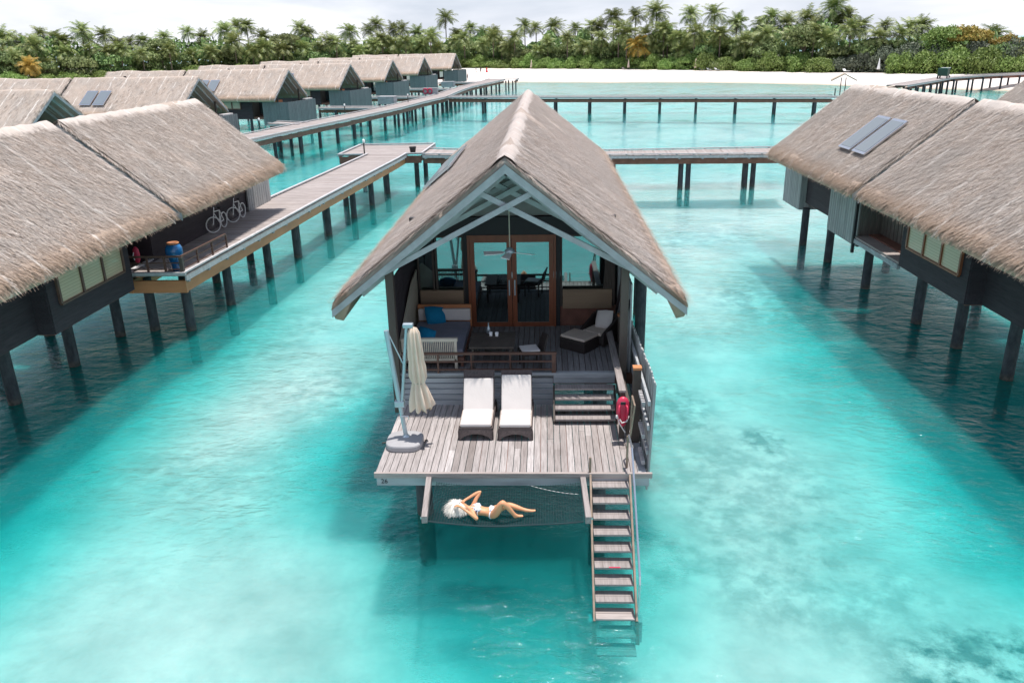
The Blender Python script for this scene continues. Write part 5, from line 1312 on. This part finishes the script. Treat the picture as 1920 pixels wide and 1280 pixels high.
SKY = [(-149.2,232.2,13.7),(-150.3,237.3,13.0),(-146.9,237.4,12.4),(-145.1,243.3,14.7),(-142.8,246.2,13.8),(-137.4,241.2,12.9),(-133.3,244.1,15.3),(-137.7,255.4,13.3),(-130.7,251.6,14.4),(-128.4,254.1,11.9),(-130.2,266.1,12.1),(-124.5,262.3,12.6),(-121.7,271.5,13.6),(-113.7,271.3,14.8),(-110.6,275.2,13.4),(-102.1,272.0,15.2),(-100.3,279.6,16.5),(-98.7,283.6,16.7),(-93.2,281.6,12.9),(-82.7,289.2,15.7),(-80.2,289.5,14.4),(-65.5,288.2,14.4),(-61.2,298.9,14.8),(-58.0,297.6,16.6),(-52.0,295.6,14.8),(-48.5,293.1,14.8),(-45.1,304.5,13.3),(-39.4,301.2,13.0),(-34.9,305.3,18.4),(-31.3,308.3,12.9),(-26.4,307.5,15.1),(-22.0,306.6,13.1),(-17.3,297.1,13.0),(-6.7,294.1,15.0),(-2.8,287.4,14.1),(3.2,289.3,14.3),(10.1,284.2,13.8),(14.8,271.4,14.1),(16.8,270.6,13.7),(21.3,268.6,16.7),(28.5,273.4,16.6),(33.5,262.1,17.3),(42.7,256.4,16.4),(47.9,247.2,16.0),(53.8,244.9,13.5),(59.1,237.4,12.9),(60.7,234.9,14.4),(64.6,234.3,13.0),(68.8,229.7,13.8),(72.2,231.4,12.5),(73.9,225.5,16.4),(75.9,228.0,12.4),(77.5,225.4,14.5),(81.0,224.9,11.8),(84.1,217.3,11.6),(86.2,207.5,10.8),(91.8,214.1,11.2),(104.9,205.6,9.2)]
LOW = [(-141,222,8.2),(-118,247,9.0),(-96,263,11.6),(-91,264,8.4),(-70,277,11.4),(-60,276,8.0),(-54,284,12.0),(-38,286,11.8),(-36,288,8.6),(-27,289,11.5),(-17,284,11.8),(-12,281,8.2),(7,266,11.0),(12,262,8.2),(17,259,10.6),(24,252,11.5),(29,249,11.2),(41,238,11.0),(47,233,10.8),(62,219,10.0),(66,214,11.0),(73,209,11.0),(82,203,9.6),(-145.2,225.0,9.2),(-142.3,225.3,7.4),(-139.0,229.3,11.4),(-136.4,228.3,6.7),(-134.7,235.6,9.6),(-129.2,238.9,10.5),(-125.1,241.0,9.4),(-121.9,242.2,10.4),(-121.5,250.6,7.7),(-118.7,254.8,8.6),(-112.5,253.2,9.7),(-109.5,260.8,7.6),(-103.0,261.0,8.7),(-88.0,266.4,9.6),(-83.2,269.8,9.0),(-78.4,275.4,9.7),(-73.5,278.5,9.3),(-67.4,275.8,10.8),(-62.9,281.9,10.2),(-56.2,280.5,10.1),(-51.0,286.2,10.1),(-46.3,285.0,11.0),(-41.7,289.8,9.8),(-30.8,293.4,10.4),(-20.8,288.5,9.3),(-14.4,286.5,10.0),(-9.7,278.9,11.5),(-1.9,271.9,6.9),(1.0,273.1,9.4),(21.8,255.2,12.5),(31.3,248.9,8.3),(34.0,247.6,12.3),(35.2,247.9,9.0),(37.4,242.6,10.3),(38.4,241.0,7.2),(43.6,241.7,9.5),(45.0,236.6,7.1),(48.0,238.2,10.1),(50.8,235.3,7.3),(52.8,229.1,8.6),(56.0,226.1,8.2),(57.5,224.6,10.4),(68.7,212.8,8.8),(77.5,204.1,9.2)]
for i, (x, y, z) in enumerate(SKY):
    tall = 'tallest crown, the' if z > 17 else 'the'
    palm(x, y, z, 'coconut palm on the skyline behind the beach, %s %s from the left' % (tall, nth(i)), 'coconut palms along the skyline', None, i*5+1, random.uniform(.85,1.25))
for i, (x, y, z) in enumerate(LOW):
    palm(x, y, z, 'shorter coconut palm in the grove below the skyline, %s from the left' % nth(i), 'lower coconut palms in the grove', None, i*7+2, random.uniform(.8,1.2))
palm(-136.9, 221.6, 6.5, 'yellow-orange palm in the grove at the far left above the hidden villa roof', None, M['palm_yellow'], 1, .9)
palm(27.0, 248.9, 8.4, 'orange-tinged palm with drooping fronds behind the middle of the beach hedge', None, M['palm_yellow'], 4, 1.2)

def leaf_cloud(seed, nl, lobes, leaf=.35, flat=.75, spread=.75, base=.25):
    """unit crown: radius about 1, centre at z=.5*; leaves on the shells of many lobes"""
    r = np.random.default_rng(seed); Vs = []
    cs = []
    for i in range(lobes):
        a = r.uniform(0, 6.28); rr = spread*math.sqrt(r.uniform(0,1)); cs.append((rr*math.cos(a), rr*math.sin(a), flat*(base+(.80-base)*(1-rr*rr)*r.uniform(.5,1)), r.uniform(.22,.42)))
    cs = np.array(cs); idx = r.integers(0, lobes, nl)
    d = r.normal(0,1,(nl,3)); d /= np.linalg.norm(d,axis=1)[:,None]; d[:,2] = np.abs(d[:,2])*.9+d[:,2]*.1
    P0 = cs[idx,:3]+d*(cs[idx,3]*r.uniform(.75,1.12,nl)**1)[:,None]*np.array([1,1,.8])
    low = r.random(nl) < .25; P0[low,2] = r.uniform(0,.35,low.sum())*flat
    nrm = d+r.normal(0,.45,(nl,3)); nrm /= np.linalg.norm(nrm,axis=1)[:,None]
    t = np.cross(nrm, r.normal(0,1,(nl,3))); t /= np.linalg.norm(t,axis=1)[:,None]; b = np.cross(nrm, t)
    s = (leaf*r.uniform(.6,1.3,nl))[:,None]
    Q = np.stack([P0-t*s*.5, P0-b*s*.32, P0+t*s*.5, P0+b*s*.32], 1).reshape(-1,3)
    me = npmesh('leaf_crown', Q, nl); return me
bushV = [leaf_cloud(20+s, 7500, 34, .10, .8, .78, .02) for s in range(4)]
treeV = [leaf_cloud(40+s, 5200, 24, .115, 1.1, .7) for s in range(4)]
_mc = {}
def with_mat(me, mat):
    k = (me.name, mat.name)
    if k not in _mc: c = me.copy(); c.materials.clear(); c.materials.append(mat); _mc[k] = c
    return _mc[k]
def bush(x, y, rx, ry, h, mat, label, i, group, z0=1.4, rz=None):
    o = empty('shrub', (x, y, z0), 0, label, 'shrub', group)
    c = link('foliage', with_mat(bushV[i % 4], mat), None, o)
    c.matrix_basis = Matrix.Rotation(random.uniform(0,6.28) if rz is None else rz, 4, 'Z') @ Matrix.Diagonal((rx, ry, h/.8, 1))
    mb = MB()
    for k in range(3): a = k*2.1; mb.tube([(.1*math.cos(a),.1*math.sin(a),-.3),(rx*.35*math.cos(a),ry*.35*math.sin(a),h*.55)], [.09,.04], 5)
    mb.build('stem', M['trunk'], o)
def btree(x, y, rad, z, mat, label, i, group):
    """z = height of the crown top"""
    o = empty('broadleaf_tree', (x, y, 1.4), 0, label, 'tree', group)
    ch = rad*1.25; base = max(.6, z-1.4-ch)
    c = link('crown', with_mat(treeV[i % 4], mat), None, o)
    c.matrix_basis = Matrix.Translation((0,0,base)) @ Matrix.Rotation(random.uniform(0,6.28), 4, 'Z') @ Matrix.Diagonal((rad, rad, ch/1.1, 1))
    mb = MB(); mb.tube([(0,0,0),(.1,.05,base*.6),(0,0,base+ch*.4)], [.28,.22,.10], 8)
    for k in range(4): a = k*1.57+.4; mb.tube([(0,0,base*.7),(rad*.45*math.cos(a),rad*.45*math.sin(a),base+ch*.45)], [.13,.05], 6)
    mb.build('trunk', M['trunk'], o)
def vline(x):  # y of the vegetation line
    xs = [p[0] for p in V]; ys = [p[1] for p in V]; return float(np.interp(x, xs, ys))
# bright hedge along the beach
k = 0
xs_h = list(np.arange(-26, 100, 4.4))
for i, x in enumerate(xs_h):
    y = vline(x)+3.2
    if 70 < x < 77 : continue
    hh = 4.0+.7*math.sin(i*1.7)+random.uniform(-.3,.5)
    if x > 76: hh += .8
    bush(x, y, 4.6, 4.0, hh, M['leaf_bright'], 'bright green shrub mound edging the beach, %s along the hedge from the left' % nth(k), i, 'bright shrub mounds along the beach'); k += 1
for i, x in enumerate(np.arange(-150, -110, 5.0)):
    y = float(np.interp(x, [-150,-141,-110], [212,214,250]))+3
    bush(x, y, 4.6, 4.2, 3.0+random.uniform(0,.8), M['leaf_bright'], 'bright green shrub mound behind the far left roofs, %s from the left' % nth(i), i, 'bright shrub mounds at the left'); 
for i, x in enumerate(np.arange(-106, -28, 6.0)):
    y = vline(x)+1.5
    bush(x, y, 5.2, 4.4, 3.2+random.uniform(0,.9), M['leaf_bright'], 'bright green shrub mound behind the far villa roofs, %s from the left' % nth(i), i+1, 'bright shrub mounds behind the far villas')
# grey-green thicket right of the gap
for i, (x, h) in enumerate(((72,4.2),(75.5,5.0),(79,5.6),(83,6.0),(88,6.2),(93,6.4),(98,6.6),(103,6.8))):
    bush(x, vline(x)+7.5, 4.4, 4.2, h, M['leaf_grey'], 'grey-green thicket bush at the right end of the beach, %s from the left' % nth(i), i, 'grey-green thicket bushes')
TREES = [(64.1,215.4,4.6,13.2,'leaf_olive','round light green tree among palms right of the beach centre'), (87.9,194,4.4,11.6,'leaf_bright','light green tree left of the orange tree at the right'), (92.8,192,5.2,11.4,'leaf_orange','wide orange-leaved tree at the right'), (98.0,188,4.2,9.6,'leaf_orange','small orange-leaved tree near the right edge'),
    (-83.5,274,5.2,15.0,'leaf_olive','tall light olive tree behind the third far villa'), (-116.5,256,4.8,13.6,'leaf_olive','rounded olive tree amid the left palms')]
for i, (x, y, r_, z, mt, lb) in enumerate(TREES): btree(x, y, r_, z, M[mt], lb, i, None)
k = 0
fill = []
for x in np.arange(-156, 116, 6.3):
    yl = float(np.interp(x, [-156,-141,-110,-60,-25,-7,27,50,68,96,130], [206,214,250,275,285,271,247,225,204,177,150]))
    fill.append((x+random.uniform(-1.5,1.5), yl+random.uniform(8,13), random.uniform(4.6,6.0), (random.uniform(8.2,10.6) if x < 66 else random.uniform(7.0,8.6))))
for i, (x, y, r_, z) in enumerate(fill):
    mt = ('leaf_dark','leaf_olive','leaf_dark','leaf_grey' if x > 60 else 'leaf_dark','leaf_olive')[i % 5]
    nm = {'leaf_dark':'dark green','leaf_olive':'olive green','leaf_grey':'grey-green'}[mt]
    btree(x, y, r_, z, M[mt], '%s broadleaf tree between the grove palms, %s broadleaf from the left' % (nm, nth(i)), i, 'broadleaf trees filling the grove')
# distant canopy mass behind
def woodland():
    r = np.random.default_rng(5); pts = []
    me_parts = []
    nl = 42000
    x = r.uniform(-175, 135, nl); yl = np.interp(x, [-175,-141,-110,-60,-25,-7,27,50,68,96,135], [214,222,258,283,293,279,256,235,214,188,160])
    y = yl+r.uniform(6, 30, nl); top = 9.6+1.3*np.sin(x*.21)+1.1*np.sin(x*.53+1)+.8*np.sin(x*1.1)
    top = np.where(x > 75, top*.72, top)
    z = 1.5+(top)*r.uniform(0,1,nl)**.5
    s = r.uniform(.35,.8,nl)[:,None]; P0 = np.stack([x,y,z],1)
    nrm = r.normal(0,1,(nl,3)); nrm[:,2] = np.abs(nrm[:,2]); nrm[:,1] -= .6; nrm /= np.linalg.norm(nrm,axis=1)[:,None]
    t = np.cross(nrm, r.normal(0,1,(nl,3))); t /= np.linalg.norm(t,axis=1)[:,None]; b = np.cross(nrm,t)
    Q = np.stack([P0-t*s, P0-b*s*.7, P0+t*s, P0+b*s*.7],1).reshape(-1,3)
    o = link('woodland', npmesh('woodland', Q, nl), M['leaf_dark']); tag(o, 'dense dark tree canopy behind the palms of the island', 'woodland', None, 'stuff')
woodland()
def undergrowth():
    mb = MB(); vs = []; fs = []
    for j, ((x, y), (sx_, sy_), z) in enumerate(zip(V, S, VZ)):
        d = Vector((x-sx_, y-sy_)).normalized(); vs += [(x+d.x*3.0, y+d.y*3.0, z+.03), (x+d.x*6, y+d.y*6, z+.35), (x+d.x*30, y+d.y*30, z+1.2), (x+d.x*160, y+d.y*160, z+2.6)]
    for j in range(len(V)-1):
        for i in range(3): fs.append((j*4+i, (j+1)*4+i, (j+1)*4+i+1, j*4+i+1))
    mb.add(vs, fs); tag(mb.build('forest_ground', m_simple('leaf_litter', (.09,.085,.045), .95, .4, .6)), kind='structure')
undergrowth()
# beach furniture
def beach_umbrella(x, y, z, label, mat):
    o = empty('beach_umbrella', (x, y, z), 0, label, 'umbrella', 'closed umbrellas along the beach')
    mb = MB(); mb.tube([(0,0,0),(0,0,2.9)], .04, 6); mb.build('pole', M['post'], o)
    mb = MB(); mb.lathe((0,0,0), [(.42,.7),(.36,1.0),(.26,1.6),(.14,2.5),(.03,3.1)], 10); mb.build('canopy', mat, o, smooth=True)
for x, lb, mt in ((-4.2,'closed beige umbrella at the left end of the beach hedge','canvas'), (24.2,'closed beige umbrella beside the orange-tinged palm','canvas'), (40.8,'closed beige umbrella beside the pale beach shrub','canvas'), (75.2,'closed white umbrella before the grey-green thicket','white')):
    beach_umbrella(x, vline(x)-1.5, 1.7, lb, M[mt])
def beach_bed(x, y, label, mat=None):
    o = empty('beach_lounger', (x, y, 1.7), R(20), label, 'sun lounger', 'loungers on the beach')
    mb = MB(); mb.box(-.35,.35,-.9,.5,.28,.36); mb.add([(-.35,.5,.28),(.35,.5,.28),(.35,.5,.36),(-.35,.5,.36),(-.35,1.0,.7),(.35,1.0,.7),(.35,.98,.78),(-.35,.98,.78)], [(0,1,2,3),(4,7,6,5),(0,4,5,1),(1,5,6,2),(2,6,7,3),(3,7,4,0)]); mb.build('mattress', mat or M['white'], o)
    for xx in (-.3,.26):
        for yy in (-.85,.4): mb = MB(); mb.box(xx,xx+.05,yy,yy+.05,0,.28); mb.build('leg', M['post'], o)
for x, lb in ((42.2,'white beach lounger right of the umbrella, left one of three'), (43.9,'white beach lounger right of the umbrella, middle one of three'), (45.6,'white beach lounger right of the umbrella, right one of three'), (23.0,'beach lounger left of the umbrella by the orange-tinged palm'), (69.8,'beach lounger under the bushes at the right of the beach')):
    beach_bed(x, vline(x)-1.8, lb, M['taupe'] if x < 30 else None)
bush(46.5, vline(46.5)+1.5, 3.0, 2.6, 3.2, M['leaf_olive'], 'pale grey-green shrub standing behind three white beach loungers', 2, None)

# ------------------------------------------------------------------ camera, light, world
F_, H_ = 1513.859, 9.33
pitch, yaw, roll = R(20.17), R(2.6), R(1.24)
fh = Vector((-math.sin(yaw), math.cos(yaw), 0)); rt = Vector((math.cos(yaw), math.sin(yaw), 0)); up = Vector((0,0,1))
fwd = fh*math.cos(pitch)-up*math.sin(pitch); down = -(fh*math.sin(pitch)+up*math.cos(pitch))
cx = rt*math.cos(roll)+down*math.sin(roll); cd = -rt*math.sin(roll)+down*math.cos(roll)
cam = bpy.data.cameras.new('camera'); co = bpy.data.objects.new('camera', cam); COL.objects.link(co)
Mx = Matrix((( cx.x, -cd.x, -fwd.x, 0), (cx.y, -cd.y, -fwd.y, 0), (cx.z, -cd.z, -fwd.z, H_), (0,0,0,1)))
co.matrix_world = Mx
cam.sensor_width = 36; cam.lens = F_/1920*36; cam.clip_start = .1; cam.clip_end = 9000
scene.camera = co
sun_dir = Vector((.10, .055, 1)).normalized()
elev = math.asin(sun_dir.z)
sl = bpy.data.lights.new('sun', 'SUN'); sl.energy = 4.9; sl.angle = R(.6); sl.color = (1,.965,.92)
so = bpy.data.objects.new('sun', sl); COL.objects.link(so); so.rotation_euler = (-sun_dir).to_track_quat('-Z', 'Y').to_euler()
w = bpy.data.worlds.new('World'); scene.world = w; w.use_nodes = True; nt = w.node_tree; nt.nodes.clear()
def N_(t, **k):
    n = nt.nodes.new(t)
    for a, b in k.items(): setattr(n, a, b)
    return n
outw = N_('ShaderNodeOutputWorld'); bg = N_('ShaderNodeBackground'); bg.inputs[1].default_value = .10
sky = N_('ShaderNodeTexSky', sky_type='NISHITA', sun_disc=False, sun_elevation=elev, sun_rotation=R(65), air_density=1.0, dust_density=1.5, ozone_density=1.0)
tc = N_('ShaderNodeTexCoord'); mp = N_('ShaderNodeMapping'); mp.inputs['Scale'].default_value = (1,1,5.0)
nz = N_('ShaderNodeTexNoise'); nz.inputs['Scale'].default_value = 3.0; nz.inputs['Detail'].default_value = 7; nz.inputs['Roughness'].default_value = .55; nz.inputs['Distortion'].default_value = .4
rp = N_('ShaderNodeValToRGB'); rp.color_ramp.elements[0].position = .36; rp.color_ramp.elements[1].position = .58
sx = N_('ShaderNodeSeparateXYZ'); rz = N_('ShaderNodeMapRange'); rz.inputs[1].default_value = .0; rz.inputs[2].default_value = .6; rz.inputs[3].default_value = 1.0; rz.inputs[4].default_value = .05
mu = N_('ShaderNodeMath', operation='MULTIPLY'); mu2 = N_('ShaderNodeMath', operation='MULTIPLY_ADD'); mu2.inputs[1].default_value = .60; mu2.inputs[2].default_value = .40
mxc = N_('ShaderNodeMix', data_type='RGBA')
L_ = nt.links.new
L_(tc.outputs['Generated'], mp.inputs[0]); L_(mp.outputs[0], nz.inputs[0]); L_(nz.outputs['Fac'], rp.inputs[0]); L_(tc.outputs['Generated'], sx.inputs[0]); L_(sx.outputs['Z'], rz.inputs[0])
L_(rp.outputs[0], mu2.inputs[0]); L_(mu2.outputs[0], mu.inputs[0]); L_(rz.outputs[0], mu.inputs[1])
mb_ = N_('ShaderNodeMix', data_type='RGBA'); mb_.inputs[0].default_value = .55; mb_.inputs[7].default_value = (4.6,5.8,8.2,1); L_(sky.outputs[0], mb_.inputs[6])
L_(mu.outputs[0], mxc.inputs[0]); L_(mb_.outputs[2], mxc.inputs[6]); mxc.inputs[7].default_value = (9.3,9.45,10.0,1)
L_(mxc.outputs[2], bg.inputs[0]); L_(bg.outputs[0], outw.inputs[0])
scene.render.engine = 'CYCLES'
scene.view_settings.view_transform = 'Standard'; scene.view_settings.look = 'None'; scene.view_settings.exposure = 0.22; scene.view_settings.gamma = 1
scene.cycles.transparent_max_bounces = 12; scene.cycles.max_bounces = 8
scene.render.resolution_x = 1024; scene.render.resolution_y = 682
